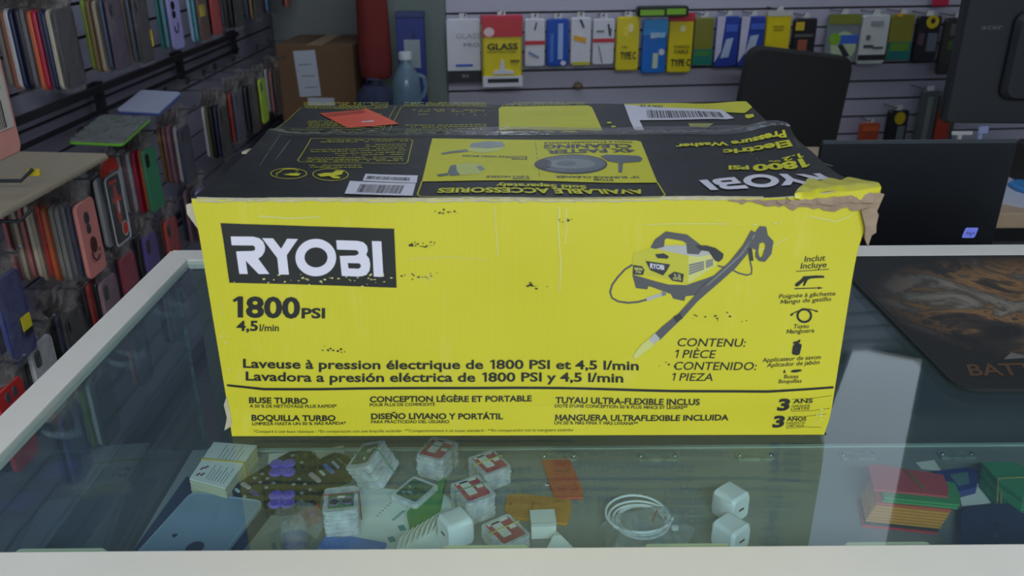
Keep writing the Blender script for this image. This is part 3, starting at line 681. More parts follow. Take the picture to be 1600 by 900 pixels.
# stickers
pt = Print(PT, SP); pt.poly([Z1(*p) for p in [(820,115),(960,100),(1110,85),(1305,180),(1150,196),(990,210)]], 0, 4)
os_ = pt.build('orange_sticker', [C((226, 74, 20), .5)], carton); os_['label'] = 'orange sticker'
pt = Print(PT, SP); R0 = random.Random(2)
for k in range(26):
    x = 850+k*9; pt.line([Z1(x, 120-k*1.2), Z1(x+30, 140-k*1.2)], .0007, 0, 6)
for y in (158, 170, 182, 194): pt.line([Z1(930+(y-150)*1.4, y), Z1(1090+(y-150), y-14)], .0006, 0, 6)
pt.poly([Z1(*p) for p in [(1076,170),(1150,162),(1152,170),(1080,176)]], 1, 6); pt.build('sticker_print', [C((120, 36, 14), .5), WHT], os_)
def barcode(poly, bars, Z, name, lbl):
    global pt
    pt = Print(PT, SP); pt.poly([Z(*p) for p in poly], 0, 3); o = pt.build(name, [WHT], carton); o['label'] = lbl
    pt = Print(PT, SP); rg = random.Random(len(lbl)); (a, bq, c, d) = [Vector(p) for p in bars]; s = 0
    while s < .985:
        wq = rg.choice((.008, .008, .015, .022)); 
        P = [a.lerp(bq, s), a.lerp(bq, min(1, s+wq)), c.lerp(d, min(1, s+wq)), c.lerp(d, s)]
        pt.poly([Z(*p) for p in P], 0, 5); s += wq+rg.choice((.007, .012, .02))
    return o, pt
o, pt = barcode([(1100,486),(1420,493),(1412,537),(1083,526)], [(1118,497), (1380,507), (1102,516), (1372,526)], Z1, 'barcode_label', 'small white barcode label'); pt.build('barcode_print', [INK], o)
o, pt = barcode([(1005,529),(1407,540),(1388,619),(972,609)], [(1070,548), (1345,553), (1045,600), (1320,607)], Z1, 'barcode_label', 'larger white barcode label at the front edge'); pt.build('barcode_print', [INK], o)
pt = Print(PT, SP); pt.poly([(975,164.5),(1060,163),(1165,162.5),(1175,172),(1164,178.5),(1128,176),(1060,172),(980,170)], 0, 2); pt.build('yellow_flash', [YINK], carton)
o, pt = barcode([(975,166),(1060,171),(1128,172.5),(1147,187),(1135,190),(1060,190),(999,190.5),(1007,207),(992,207),(984,190)], [(1010,174), (1125,177), (1012,187), (1132,187)], lambda x, y: (x, y), 'shipping_label', 'white shipping label'); pt.build('barcode_print', [INK], o)
pt = Print(PT, SP); pt.text('02 4.1420', 1000, 169.5, 1035, 170.5, 3.5, 0, 6, .01); pt.poly([(1075,196),(1115,197),(1105,203),(1078,202)], 1, 3); pt.build('label_print', [INK, C((150, 150, 60), .5)], o)
# worn seam and clear packing tape
b = MB(); R0 = random.Random(9)
b.tube([ST(-BW/2+BW*k/80, SEAM+R0.uniform(-.0008, .0008), .0002) for k in range(81)], [.0011+R0.uniform(0, .0009) for _ in range(81)], 5)
b.tube([ST(-BW/2+.14*k/20, SEAM-.016*(k/20)**.5+R0.uniform(-.001, .001), .0004) for k in range(21)], .0005, 4)
for pts in ([(1146,222),(1180,245),(1205,285),(1235,316)], [(1205,205),(1240,225),(1262,250),(1300,262)], [(1180,200),(1205,212),(1215,222)], [(440,216),(420,240),(405,262)], [(455,222),(430,252),(385,305)]):
    P = [PT(*p) for p in pts]; b.tube([ST(x, y, .0003) for x, y in P], .00035, 4)
b.build('worn_crease', C((120, 118, 106), .7), carton, True)
PT_ = clear_mat('packing_tape', (250, 250, 245), body=.02, bodycol=(220, 220, 210), rough=.12, bump=.25, bscale=90)
b = MB(); b.grid(lambda s, t: ST(-BW/2+BW*s, SEAM-.024+.048*t, .0022), 60, 10)
b.build('packing_tape', PT_, carton, True)
# ------------------------------------------------------------------ things lying on the glass shelf
def sp(u, v, dz=0): return onz(u, v, ZS+dz)
def pxpoly(pts, z): return [onz(u, v, z) for u, v in pts]
def flat(name, label, cat, pts, z0, th, m, group=None, bev=.0008, prism=False):
    """a flat thing with the given outline (its upper rim read at photo pixels), base at height z0 over the shelf"""
    P = pxpoly(pts, ZS+z0+th); c = sum(P, Vector())/len(P); r = [(p.x-c.x, p.y-c.y) for p in P]
    b = MB()
    if prism: b.prism(r, 0, th)
    else: b.soft(r, 0, th, min(bev, th*.3))
    t = thing(name, label, cat, (c.x, c.y, ZS+z0), 0, group)
    return t, b, c
def one(name, label, cat, pts, z0, th, m, group=None, prism=False, bev=.0008):
    P = pxpoly(pts, ZS+z0+th); c = sum(P, Vector())/len(P); r = [(p.x-c.x, p.y-c.y) for p in P]
    b = MB(); (b.prism(r, 0, th) if prism else b.soft(r, 0, th, min(bev, th*.3)))
    o = b.build(name, m); o.location = (c.x, c.y, ZS+z0); return tag(o, label, cat, group)
E0 = .0004
WP = mat('white_card', (244, 242, 234), .7, var=.03)
RUB = C((206, 184, 96), .6); RUBG = C((88, 140, 112), .5); RUBR = C((170, 70, 62), .5)

# business cards
t = thing('business_card_bundle', 'bundle of white business cards with a yellow rubber band, at the left', 'business cards', tuple(sp(352, 752, E0)), 0)
c = Vector(t.location); H = .028
top = [onz(u, v, ZS+H) for u, v in ((334, 691), (401, 696), (352, 763), (296, 748))]
sc_ = [Vector((p.x-c.x, p.y-c.y)) for p in top]
b = MB(); R0 = random.Random(4)
for k in range(17):
    z = k*H/18; dx = R0.uniform(-.0008, .0008); dy = R0.uniform(-.0008, .0008)
    b.prism([(p.x+dx, p.y+dy) for p in sc_], z, z+H/18-.0002)
b.build('card_stack', C((214, 206, 176), .8), t)
MB().prism([(p.x, p.y) for p in sc_], H-H/18, H).build('top_card', WP, t)
def onq(s, r): return (sc_[3]*(1-s)+sc_[2]*s)*(1-r)+(sc_[0]*(1-s)+sc_[1]*s)*r
b = MB()
for y0, y1, x0, x1, n in ((.07, .42, .40, .95, 7), (.58, .95, .35, .9, 6)):
    for k in range(n):
        s = x0+(x1-x0)*k/n; a = onq(s, y0); d = onq(s, y1-(.1 if k % 2 else 0)); b.prism(stroke([a, d], .0007), H, H+.0002, 0)
for s, r in ((.12, .10), (.12, .25), (.2, .3), (.22, .12)): a = onq(s, r); d = onq(s+.05, r+.08); b.prism(stroke([a, d], .003), H, H+.0002, 1)
b.build('card_print', [C((96, 92, 100), .7), C((130, 50, 60), .6)], t)
b = MB(); a = onq(-.01, .5); d = onq(1.01, .56)
for o_ in (0, .0022): b.tube([(a.x, a.y+o_, -.0003+.001), (a.x, a.y+o_, H+.0006), ((a.x+d.x)/2, (a.y+d.y)/2+o_, H+.0008), (d.x, d.y+o_, H+.0006), (d.x, d.y+o_, .0007)], .0011, 6)
b.build('rubber_band', RUB, t)

# tablet on its navy folio
NAVY = C((40, 52, 84), .5)
fo = one('folio_cover', 'dark navy folio cover lying open under the blue grey tablet', 'tablet cover', [(291, 744), (418, 775), (424, 800), (396, 836), (350, 890), (200, 870)], E0, .004, NAVY)
W_ = .107
t = thing('tablet', 'blue grey tablet lying back side up on the navy folio', 'tablet', (-.396, .868, ZS+.0048), radians(-12))
MB().soft(rr(W_, .146, .012, 6), 0, .0066, .0015).build('back_shell', C((146, 168, 190), .38, metal=.15), t)
fr = MB(); po = rr(W_-.0006, .1454, .012, 6); pi_ = rr(W_-.005, .141, .010, 6)
fr.loft([[(x, y, .0063) for x, y in po], [(x, y, .0073) for x, y in po], [(x, y, .0073) for x, y in pi_], [(x, y, .0063) for x, y in pi_]], 0, False); fr.build('rim', C((176, 192, 206), .3, metal=.3), t)
MB().prism(ell(.012, -.030, .011, .012, 18)+[], .0066, .0069).build('emblem', C((52, 66, 90), .3), t)
MB().prism([(-.030, -.014), (-.024, -.018), (-.022, -.012), (-.026, -.010)], .0066, .0069).build('chip_mark', C((44, 52, 64), .5), t)

# remote pad
K = lambda x, y: (360+x/7.5, 690+y/7.5)
BLKP = C((36, 40, 36), .5)
pts = [K(*p) for p in [(0,560),(130,460),(440,272),(560,190),(690,118),(800,104),(950,116),(1045,212),(1120,165),(1210,132),(1300,136),(1380,175),(1440,240),(1430,330),(1400,400),(1240,450),(1070,520),(1035,640),(900,708),(760,758),(600,785),(430,770),(330,660),(200,640),(60,610)]]
t, b, c = flat('remote_control', 'flat black remote control pad with two purple clover button clusters', 'remote control', pts, E0, .012, None, prism=True); b.build('body', BLKP, t)
def on(u, v, h): p = onz(u, v, ZS+h); return (p.x-c.x, p.y-c.y)
PUR = C((120, 92, 214), .35)
for cx, cy in ((612, 310), (605, 680)):
    b = MB()
    for dx, dy in ((-70, -50), (72, -52), (-75, 48), (70, 50)):
        x, y = on(*K(cx+dx, cy+dy), .0135); b.lathe([(.0095, 0), (.0098, .002), (.008, .0038), (.0001, .0042)], 18, c=(x, y, .0118))
    x, y = on(*K(cx, cy), .0135); b.lathe([(.009, 0), (.009, .0015), (.0001, .002)], 16, c=(x, y, .0118)); b.build('clover_button', PUR, t, True)
def pill(x0, y0, x1, y1, wd, m, n='button'):
    a = Vector(on(*K(x0, y0), .014)); d = Vector(on(*K(x1, y1), .014)); dd = d-a; L = dd.length; an = atan2(dd.y, dd.x)
    T = lambda x, y, z: ((a.x+d.x)/2+x*cos(an)-y*sin(an), (a.y+d.y)/2+x*sin(an)+y*cos(an), z)
    MB().soft(rr(L+wd, wd, wd*.45, 4), .0118, .0142, .0008, T=T).build(n, m, t)
pill(145, 490, 215, 535, .006, C((190, 176, 180), .4)); pill(245, 575, 310, 620, .006, C((72, 74, 140), .4)); pill(945, 380, 1035, 455, .007, C((190, 170, 172), .4))
pill(1055, 345, 1095, 380, .004, C((190, 200, 200), .4)); pill(1110, 275, 1195, 355, .006, C((84, 116, 196), .4)); pill(1200, 235, 1265, 300, .004, C((170, 170, 200), .4))
pill(1250, 190, 1310, 240, .0016, C((120, 140, 120), .5)); pill(1340, 260, 1375, 300, .0016, C((120, 140, 120), .5)); pill(65, 555, 95, 580, .004, C((200, 205, 210), .4))
b = MB()
for x, y in ((735,155),(835,238),(372,372),(285,420),(350,470),(435,425),(505,478),(420,532),(805,432),(740,495),(875,492),(835,595),(937,555),(165,635)):
    p = on(*K(x, y), .0135); b.lathe([(.0028, 0), (.0026, .0012), (.0001, .0016)], 10, c=(p[0], p[1], .0118))
b.build('small_buttons', C((150, 156, 150), .4), t, True)
one('paper_note', 'small white note with a red line, left behind the black remote pad', 'paper', [(420, 709), (452, 706), (452, 720), (419, 726)], E0, .0008, [WP])
one('paper_note', 'cream paper scrap behind the right lobe of the black remote pad', 'paper', [(486, 705), (537, 696), (538, 714), (499, 722)], E0, .0008, [C((222, 216, 190), .7)])
t, b, c = flat('paper_leaflet', 'white leaflet with teal squares under the clear card cases', 'leaflet', [(560, 760), (690, 770), (720, 790), (690, 868), (560, 868), (520, 820)], E0, .0006, None, bev=.0001); b.build('sheet', C((236, 244, 240), .7), t)
b = MB()
for u, v in ((628, 825), (612, 843)): x = [on(u+a*7, v+e*5, .001) for a, e in ((-1, -.6), (.4, -1), (1, .6), (-.4, 1))]; b.prism(x, .0006, .0009, 0)
for k in range(6): b.prism(stroke([on(612+k*3, 812-k*2.6, .001), on(618+k*3, 812-k*2.6, .001)], .002), .0006, .0009, 0); b.prism(stroke([on(588+k*4, 806-k*4, .001), on(592+k*4, 806-k*4, .001)], .0012), .0006, .0009, 1)
b.build('leaflet_print', [C((70, 150, 164), .6), C((170, 110, 100), .6)], t)
one('red_card', 'crumpled red card half under the black remote pad', 'card', [(448, 818), (462, 795), (500, 784), (503, 812), (480, 824)], E0, .0012, C((170, 60, 44), .6), prism=True)
# clear bottle in a bag, purple inside
CLR = clear_mat('clear_pouch', body=.26, bodycol=(205, 215, 220), rough=.08, bump=.6, bscale=120)
t = thing('plastic_bottle', 'small clear bottle with purple content in a plastic bag at the front', 'bottle', tuple(sp(462, 850, E0)), -.1)
b = MB(); b.lathe([(.0001, 0), (.016, 0), (.018, .004), (.018, .026), (.014, .034), (.0001, .037)], 20); b.build('body', CLR, t, True)
MB().lathe([(.0001, .001), (.0155, .001), (.0165, .010), (.0001, .012)], 20).build('content', C((92, 70, 150), .4), t, True)
b = MB(); b.grid(lambda s, q: ((s-.5)*.07, -.012+.05*q+.001*sin(s*20), .0395+.002*sin(s*25+q*9)-.018*abs(s-.5)*2), 14, 10); b.build('bag', CLR, t, True)

# clear plastic card cases in banded stacks
CASE = clear_mat('clear_case_plastic', body=.52, bodycol=(248, 250, 255), rough=.1)
REDL = C((196, 62, 92), .5); GRNL = C((70, 132, 104), .4); PINKR = C((150, 110, 170), .4)
CW, CD, CT = .042, .050, .0072
def case_stack(label, u, v, n, rz, kind, band, tilt=None, base=0):
    p = sp(u, v, base+n*CT); t = thing('card_case_stack', label, 'card cases', (p.x, p.y, ZS+base+E0), 0, 'banded stacks of clear card cases', rot=tilt and (tilt[0], tilt[1], rz) or (0, 0, rz))
    if tilt: t.location.z += .5*CD*abs(sin(tilt[0]))+.5*CW*abs(sin(tilt[1]))
    rg = random.Random(u)
    for k in range(n):
        j = Vector((rg.uniform(-.0008, .0008), rg.uniform(-.0008, .0008)))
        b = MB(); b.soft([(x+j.x, y+j.y) for x, y in rr(CW, CD, .005)], k*CT, k*CT+CT*.42, .0006); b.soft([(x+j.x, y+j.y) for x, y in rr(CW+.0016, CD+.0016, .005)], k*CT+CT*.42, (k+1)*CT-.0002, .0007)
        o = b.build('card_case', CASE, t)
        if k < n-1: MB().soft([(x+j.x, y+j.y) for x, y in rr(CW*.8, CD*.8, .003)], k*CT+.002, k*CT+.004, .0003).build('insert', C((150, 150, 160) if k % 2 else (150, 96, 106), .5), o)
    z = n*CT-.0002
    pl = MB()
    if kind == 'red':
        pl.soft(rr(CW*.80, CD*.84, .003), z, z+.0003, .0001, 0); pl.soft(rr(CW*.30, CD*.62, .002, cx=-.004, cy=.004), z+.0003, z+.0005, .0001, 1)
        pl.soft(rr(CW*.22, CD*.16, .001, cx=.011, cy=.001), z+.0003, z+.0005, .0001, 1); pl.soft(rr(CW*.7, CD*.10, .001, cx=0, cy=CD*.37), z+.0003, z+.0005, .0001, 1)
    elif kind == 'green':
        pl.soft(rr(CW*.78, CD*.56, .003, cy=-.004), z, z+.0003, .0001, 2)
        for s in (-1, 1): pl.tube([(s*.0085+.0072*cos(a), -.005+.0072*sin(a), z+.0008) for a in [2*pi*k/20 for k in range(20)]], .0008, 6, 3, True); pl.prism(ell(s*.0085, -.005, .006, .006, 18), z+.0003, z+.0006, 4)
        pl.soft(rr(.01, .004, .001, cy=.004), z+.0003, z+.0008, .0001, 1)
    else:
        pl.soft(rr(CW*.74, CD*.74, .003), z, z+.0003, .0001, 4)
        for k in range(9): pl.box((rg.uniform(-.013, .013), rg.uniform(-.015, .015), z+.0006), (rg.uniform(.002, .009), rg.uniform(.002, .006), .0006), rg.choice((1, 2, 2)))
    pl.build('label', [REDL, WP, GRNL, PINKR, C((66, 84, 90), .4)], t)
    if band:
        h = n*CT+.0008; q = .0006; b = MB(); e = .004 if kind != 'green' else .010
        b.tube([(-CW/2-.0016, e, -.0002), (-CW/2-.0016, e, h), (CW/2+.0016, e, h), (CW/2+.0016, e, -.0002)], .0009, 6); b.build('rubber_band', band, t)
    return t
case_stack('stack of clear card cases, red label and green band, nearest the yellow carton', 683, 701, 5, radians(-24), 'red', RUBG)
case_stack('stack of clear card cases, red label and yellow band, behind the orange foam card', 765, 722, 4, radians(32), 'red', RUB)
case_stack('tall stack of clear card cases, red label and green band, in the middle', 738, 764, 5, radians(30), 'red', RUBG)
case_stack('stack of clear card cases, red label and yellow band, nearest the front rail', 790, 828, 3, radians(34), 'red', RUB)
case_stack('stack of clear card cases with two purple rings and a red band', 533, 780, 6, radians(8), 'green', RUBR)
case_stack('leaning stack of clear card cases with a green band', 594, 718, 6, radians(-28), 'dark', RUBG, (radians(14), radians(-24)))
t = one('green_card', 'green foam card under the single open card case', 'foam card', [(636, 800), (640, 818), (688, 788), (696, 745), (660, 770)], E0, .012, C((58, 150, 84), .6), prism=True)
p = sp(648, 766, .02)
t = thing('card_case', 'single clear card case with a green circuit inside, resting on green foam card', 'card case', (p.x, p.y, ZS+.0130), radians(-32))
MB().soft(rr(.044, .052, .005), 0, .007, .0008).build('shell', CASE, t)
b = MB(); b.soft(rr(.034, .040, .003), .0072, .0076, .0001, 0)
for k in range(8): b.box((random.uniform(-.012, .012), random.uniform(-.014, .014), .0082), (random.uniform(.003, .010), random.uniform(.002, .006), .001), random.choice((1, 2)))
b.build('circuit', [C((60, 110, 90), .4), C((150, 170, 170), .3), C((44, 60, 60), .4)], t)

# blue cards, white cards, chargers
for i, (d, l) in enumerate((((0, 0), 'lower of two bright blue cards at the front rail'), ((-10, 4), 'upper of two bright blue cards at the front rail'))):
    one('blue_card', l, 'card', [(518+d[0], 832+d[1]), (604+d[0], 848+d[1]), (600+d[0], 866+d[1]), (496+d[0], 866+d[1])], E0+i*.003, .0026, C((74, 136, 230), .5), 'blue cards')
for k in range(9):
    p = sp(625+k*8, 856-k*4); l = 'white nano card holder standing in the fanned row by the front rail'
    o = MB().soft(rr(.020, .026, .002), 0, .0009, .0002, T=lambda x, y, z: (z, x, y+.013)).build('card_holder', WP); o.location = (p.x, p.y, ZS+E0); o.rotation_euler = (0, radians(18), radians(-28+k*2)); tag(o, l, 'card holder', 'fan of white card holders')
WPL = C((244, 246, 250), .32)
def charger(label, u, v, rz, rx=0, s=(.036, .036, .040), slot=True):
    t = thing('usb_charger', label, 'charger', (0, 0, 0), rot=(0, 0, rz)); p = sp(u, v, s[2]*.5); t.location = (p.x, p.y, ZS+E0)
    MB().soft(rr(s[0], s[2], .007, 5), -s[1]/2, s[1]/2, .004, T=lambda x, y, z: (x, z, y+s[2]/2)).build('body', WPL, t, True)
    if slot: MB().soft(rr(.010, .0032, .001), -s[1]/2-.0003, -s[1]/2+.001, .0001, T=lambda x, y, z: (x, z, y+s[2]/2)).build('usb_port', C((40, 40, 44), .5), t)
    return t
charger('white wall charger with visible port, behind the other white charger', 1141, 786, radians(38))
charger('white wall charger at the front rail, right of the bagged cable', 1141, 834, radians(38), s=(.036, .036, .036))
charger('white wall charger beside the fan of white card holders', 712, 826, radians(-58))
t = thing('small_white_box', 'small white carton box in front of the orange yellow foam card', 'box', tuple(sp(848, 832)), radians(3)); t.location.z = ZS+E0
MB().soft(rr(.032, .026, .001), 0, .026, .0006).build('box_body', WP, t); MB().soft(rr(.0315, .004, .001, cy=-.013), .021, .0258, .0003).build('tuck_flap', C((206, 206, 200), .7), t)
b = MB(); P = [sp(u, v) for u, v in ((852, 862), (874, 836), (896, 856))]; c = sum(P, Vector())/3
b.loft([[(q_.x-c.x, q_.y-c.y, 0) for q_ in P], [((q_.x-c.x)*.3-.003, (q_.y-c.y)*.3+.005, .012) for q_ in P]]); o = b.build('folded_paper', WP); o.location = (c.x, c.y, ZS+E0); tag(o, 'folded white paper wedge in front of the small white box', 'paper')

# foam cards with cut-outs
FO, FYE = C((214, 82, 38), .65), C((212, 140, 26), .65)
def foam(label, pts, m, slits):
    t, b, c_ = flat('foam_card', label, 'foam card', pts, E0, .004, None); b.build('sheet', m, t)
    b = MB()
    for sl in slits:
        q_ = [onz(u, v, ZS+.0045) for u, v in sl]; b.prism(stroke([(p.x-c_.x, p.y-c_.y) for p in q_], .0013), .0039, .0043)
    b.build('cut_marks', C((130, 52, 20), .7), t); return t
foam('bright orange foam card lying behind the yellow one', [(846, 717), (866, 716), (882, 712), (890, 716), (911, 766), (911, 777), (866, 778)], FO, [[(866, 737), (890, 736)], [(868, 758), (872, 762)], [(895, 753), (901, 757)]])
foam('orange yellow foam card lying in front of the bright orange one', [(792, 773), (815, 771), (890, 780), (893, 790), (888, 816), (884, 818), (800, 808), (788, 796)], FYE, [[(833, 785), (831, 796), (838, 800)], [(862, 786), (874, 783)], [(797, 789), (799, 784)], [(860, 804), (868, 805)]])

# coiled cable in a clear bag
t = thing('bagged_cable', 'coiled white cable in a clear plastic bag by the front rail', 'cable', tuple(sp(1003, 822))); c = Vector(t.location); t.location.z = ZS+E0
b = MB(); path = []
for k in range(5*36): a = 2*pi*k/36; r_ = .030+.004*sin(k*.21)+.0022*(k//36); path.append((-.002+r_*1.05*cos(a)+.002*sin(k*.07), r_*sin(a), .004+.0028*(k/36)+.001*sin(k*.3)))
b.tube(path, .0017, 7); b.build('cable_coil', C((246, 248, 252), .35), t, True)
MB().soft(rr(.009, .006, .002, cx=.040, cy=-.012), .003, .009, .001).build('plug', WPL, t)
b = MB(); b.box((.014, -.008, .0225), (.0016, .022, .0012), 0, Matrix.Rotation(radians(-25), 3, 'Z')); b.build('tear_strip', C((190, 60, 56), .5), t)
ob = [sp(u, v, .01) for u, v in ((936, 815), (984, 805), (1000, 796), (1072, 794), (1087, 822), (1078, 840), (1060, 858), (952, 858))]; ob = [(p.x-c.x, p.y-c.y) for p in ob]
def pouch(s, q_):
    a = s*2*pi; i = s*len(ob); i0 = int(i) % len(ob); f_ = i-int(i); e = Vector(ob[i0]).lerp(Vector(ob[(i0+1) % len(ob)]), f_); r_ = q_
    return (e.x*r_, e.y*r_, .003+.0205*(1-r_**3)+.0018*sin(a*7+q_*11)*r_)
b = MB(); b.grid(pouch, 48, 10); b.build('bag', CLR, t, True)

# banded bundle of foam cards at the right
Kx = lambda x, y: (1240+x/3.461, 640+y/3.461)
cols = [(206, 62, 60), (44, 46, 44), (204, 140, 44), (204, 140, 44), (204, 140, 44), (204, 140, 44), (204, 140, 44), (204, 140, 44), (196, 84, 50), (66, 150, 84), (66, 150, 84), (196, 74, 78)]
N_ = len(cols); th = .0034
base = [(402, 300), (455, 296), (640, 325), (810, 352), (838, 420), (832, 468), (620, 448), (432, 430)]
P = [onz(*Kx(*p), ZS+N_*th) for p in base]; cc = sum(P, Vector())/len(P)
t = thing('foam_card_bundle', 'bundle of red, green and orange foam cards held by a rubber band', 'foam cards', (cc.x, cc.y, ZS+E0))
for k, cl in enumerate(cols):
    d = N_-1-k; sh_ = (-.0022*d-(.006 if k < N_-3 else 0), -.0012*d-(.012 if k < N_-1 else 0))
    MB().soft([(p.x-cc.x+sh_[0]+(.012 if k < N_-1 else 0), p.y-cc.y+sh_[1]) for p in P], k*th, k*th+th-.0003, .0004).build('foam_card', C(cl, .65), t)
b = MB(); dz = N_*th
for o_ in (0, .003): b.tube([(.002+o_, .026, dz*.75), (.002+o_, .0225, dz+.0008), (.004+o_, -.004, dz+.0008), (.008+o_, -.018, dz+.0006), (.006+o_, -.030, dz-.004), (-.004+o_, -.052, .004)], .0010, 6)
b.build('rubber_band', C((150, 122, 70), .6), t)
t, b, c_ = flat('card_pack', 'dark blue printed pack between the red and the green foam cards', 'pack', [Kx(*p) for p in [(770,300),(960,278),(1005,300),(1000,385),(900,412)]], .010, .012, None); b.build('pack_body', C((44, 60, 128), .35), t)
b = MB(); e = [onz(*Kx(*p), ZS+.0226) for p in [(850,320),(950,305),(960,365),(900,380)]]; b.prism([(p.x-c_.x, p.y-c_.y) for p in e], .0119, .0124); b.build('pack_print', C((92, 130, 130), .4), t)
t.location.z = ZS+E0
t = thing('foam_card_bundle', 'bundle of green foam cards with rubber bands at the right edge', 'foam cards', tuple(sp(1578, 770)))
c = Vector(t.location); t.location.z = ZS+E0
P = [onz(*Kx(*p), ZS+.03) for p in [(1020,282),(1190,280),(1300,330),(1320,480),(1240,475),(1100,375)]]
for k in range(8): MB().soft([(p.x-c.x+.0012*(k-7), p.y-c.y-.0026*(7-k)) for p in P], k*.0037, k*.0037+.0033, .0004).build('foam_card', C((60, 150, 104) if k % 3 else (50, 128, 88), .65), t)
b = MB()
for o_ in (0, .010): q_ = [onz(*Kx(*p), ZS+.0308) for p in [(1105+o_*2000, 372), (1250+o_*1200, 365)]]; b.tube([(q_[0].x-c.x-.012, q_[0].y-c.y-.03, .006), (q_[0].x-c.x, q_[0].y-c.y, .0305), (q_[1].x-c.x, q_[1].y-c.y, .0305)], .001, 6)
b.build('rubber_band', C((160, 140, 80), .6), t)
t, b, c_ = flat('wallet', 'navy leather wallet with a snap button at the front right', 'wallet', [(1498, 797), (1510, 789), (1560, 785), (1600, 783), (1660, 785), (1665, 870), (1500, 870)], E0, .014, None, bev=.003); b.build('flap', C((46, 54, 84), .55), t)
x, y = on(0, 0, 0) if False else (onz(1556, 836, ZS+.015).x-c_.x, onz(1556, 836, ZS+.015).y-c_.y)
MB().lathe([(.003, 0), (.0028, .001), (.0001, .0016)], 14, c=(x, y, .0138)).build('snap_button', SCREW, t, True)
b = MB(); x, y = (onz(1556, 821, ZS+.015).x-c_.x, onz(1556, 821, ZS+.015).y-c_.y); b.tube([(x-.004, y+.003, .0142), (x+.002, y+.004, .0142), (x+.004, y, .0142), (x, y-.003, .0142)], .0012, 6); b.build('emblem', C((28, 30, 44), .4), t)
one('paper_sheet', 'white paper sheet on the shelf between blue pack and green foam cards', 'paper', [Kx(*p) for p in [(890,410),(1000,400),(1080,500),(910,525)]], E0, .0008, WP)
one('paper_sheet', 'pale paper sheet lying behind the red foam cards', 'paper', [Kx(*p) for p in [(660,285),(760,272),(800,330),(690,318)]], E0, .0008, WP)
one('paper_sheet', 'large white paper sheet at the right end of the shelf', 'paper', [(1556, 742), (1680, 742), (1680, 790), (1600, 790)], E0, .0008, WP)
for u, v, l in ((852, 760, 'small loose screw left of the bright orange foam card'), (1000, 777, 'small loose screw lying behind the bagged cable'), (1066, 763, 'small loose screw on bare shelf, left of the white chargers')):
    p = sp(u, v); b = MB(); b.tube([(0, 0, .0018), (.007, .001, .0018)], .0014, 8); b.tube([(-.0012, 0, .0032), (0, 0, .0032)], .0032, 10); o = b.build('loose_screw', SCREW); o.location = (p.x, p.y, ZS+E0); tag(o, l, 'screw')

# mouse mat on the counter top
def mz(x, y): return .0012+.0016*max(0, sin((x-.50)*21))*exp(-((y-1.127)/.03)**2)
mp_ = rr(.46, .378, .026, 8); ROWS_ = []
t = thing('mouse_mat', 'large black mouse mat with dark fantasy artwork on the counter top', 'mouse mat', (.688, .939, Z0+.0002))
b = MB()
for p in (mp_,): b.loft([[(x, y, 0) for x, y in p], [(x, y, .003) for x, y in p], [(x*.985, y*.982, .0036) for x, y in p]], 0)
mm = mat('mat_black_rubber', (30, 31, 29), .85)
b.build('mat_body', mm, t)
art = bpy.data.materials.new('mat_artwork'); art.use_nodes = True; nt = art.node_tree; bs = nt.nodes['Principled BSDF']; bs.inputs['Roughness'].default_value = .8
tc = nt.nodes.new('ShaderNodeTexCoord'); n1 = nt.nodes.new('ShaderNodeTexNoise'); n1.inputs['Scale'].default_value = 11; n1.inputs['Detail'].default_value = 9; n1.inputs['Roughness'].default_value = .62; n1.inputs['Distortion'].default_value = .8
nt.links.new(tc.outputs['Object'], n1.inputs['Vector'])
rp = nt.nodes.new('ShaderNodeValToRGB'); cr = rp.color_ramp
for pos, cl in ((.36, (30, 29, 27)), (.44, (66, 56, 46)), (.49, (140, 102, 58)), (.55, (74, 66, 56)), (.61, (126, 118, 104)), (.7, (150, 108, 66))):
    e = cr.elements.new(pos); e.color = s2l(cl)+(1,)
cr.elements[0].color = s2l((26, 27, 25))+(1,); nt.links.new(n1.outputs['Fac'], rp.inputs[0])
gr = nt.nodes.new('ShaderNodeMapping'); gr.inputs['Location'].default_value = (-.02, -.07, 0); gr.inputs['Scale'].default_value = (4.6, 6.2, 1)
ln = nt.nodes.new('ShaderNodeVectorMath'); ln.operation = 'LENGTH'; nt.links.new(tc.outputs['Object'], gr.inputs[0]); nt.links.new(gr.outputs[0], ln.inputs[0])
mr = nt.nodes.new('ShaderNodeMapRange'); mr.inputs[1].default_value = .65; mr.inputs[2].default_value = 1.1; nt.links.new(ln.outputs['Value'], mr.inputs[0])
mx = nt.nodes.new('ShaderNodeMix'); mx.data_type = 'RGBA'; mx.inputs[7].default_value = s2l((26, 27, 25))+(1,)
nt.links.new(mr.outputs[0], mx.inputs[0]); nt.links.new(rp.outputs[0], mx.inputs[6]); nt.links.new(mx.outputs[2], bs.inputs['Base Color'])
MB().prism([(x*.975, y*.97) for x, y in mp_], .0036, .0038).build('artwork', art, t)
class MatP: pass
pm = Print(lambda u, v: ((onz(u, v, Z0+.004)-Vector(t.location)).x, (onz(u, v, Z0+.004)-Vector(t.location)).y), lambda x, y, o: (x, y, .0038+o))
pm.quadtext('BATTLE', (1509, 570), (1650, 566), (1516, 588), (1665, 586), 0, 2, .02)
pm.poly([(1568, 562), (1580, 551), (1600, 556), (1600, 560)], 2, 1)
pm.build('mat_lettering', [C((84, 58, 36), .8), C((84, 70, 50), .8), C((104, 102, 96), .8)], t)
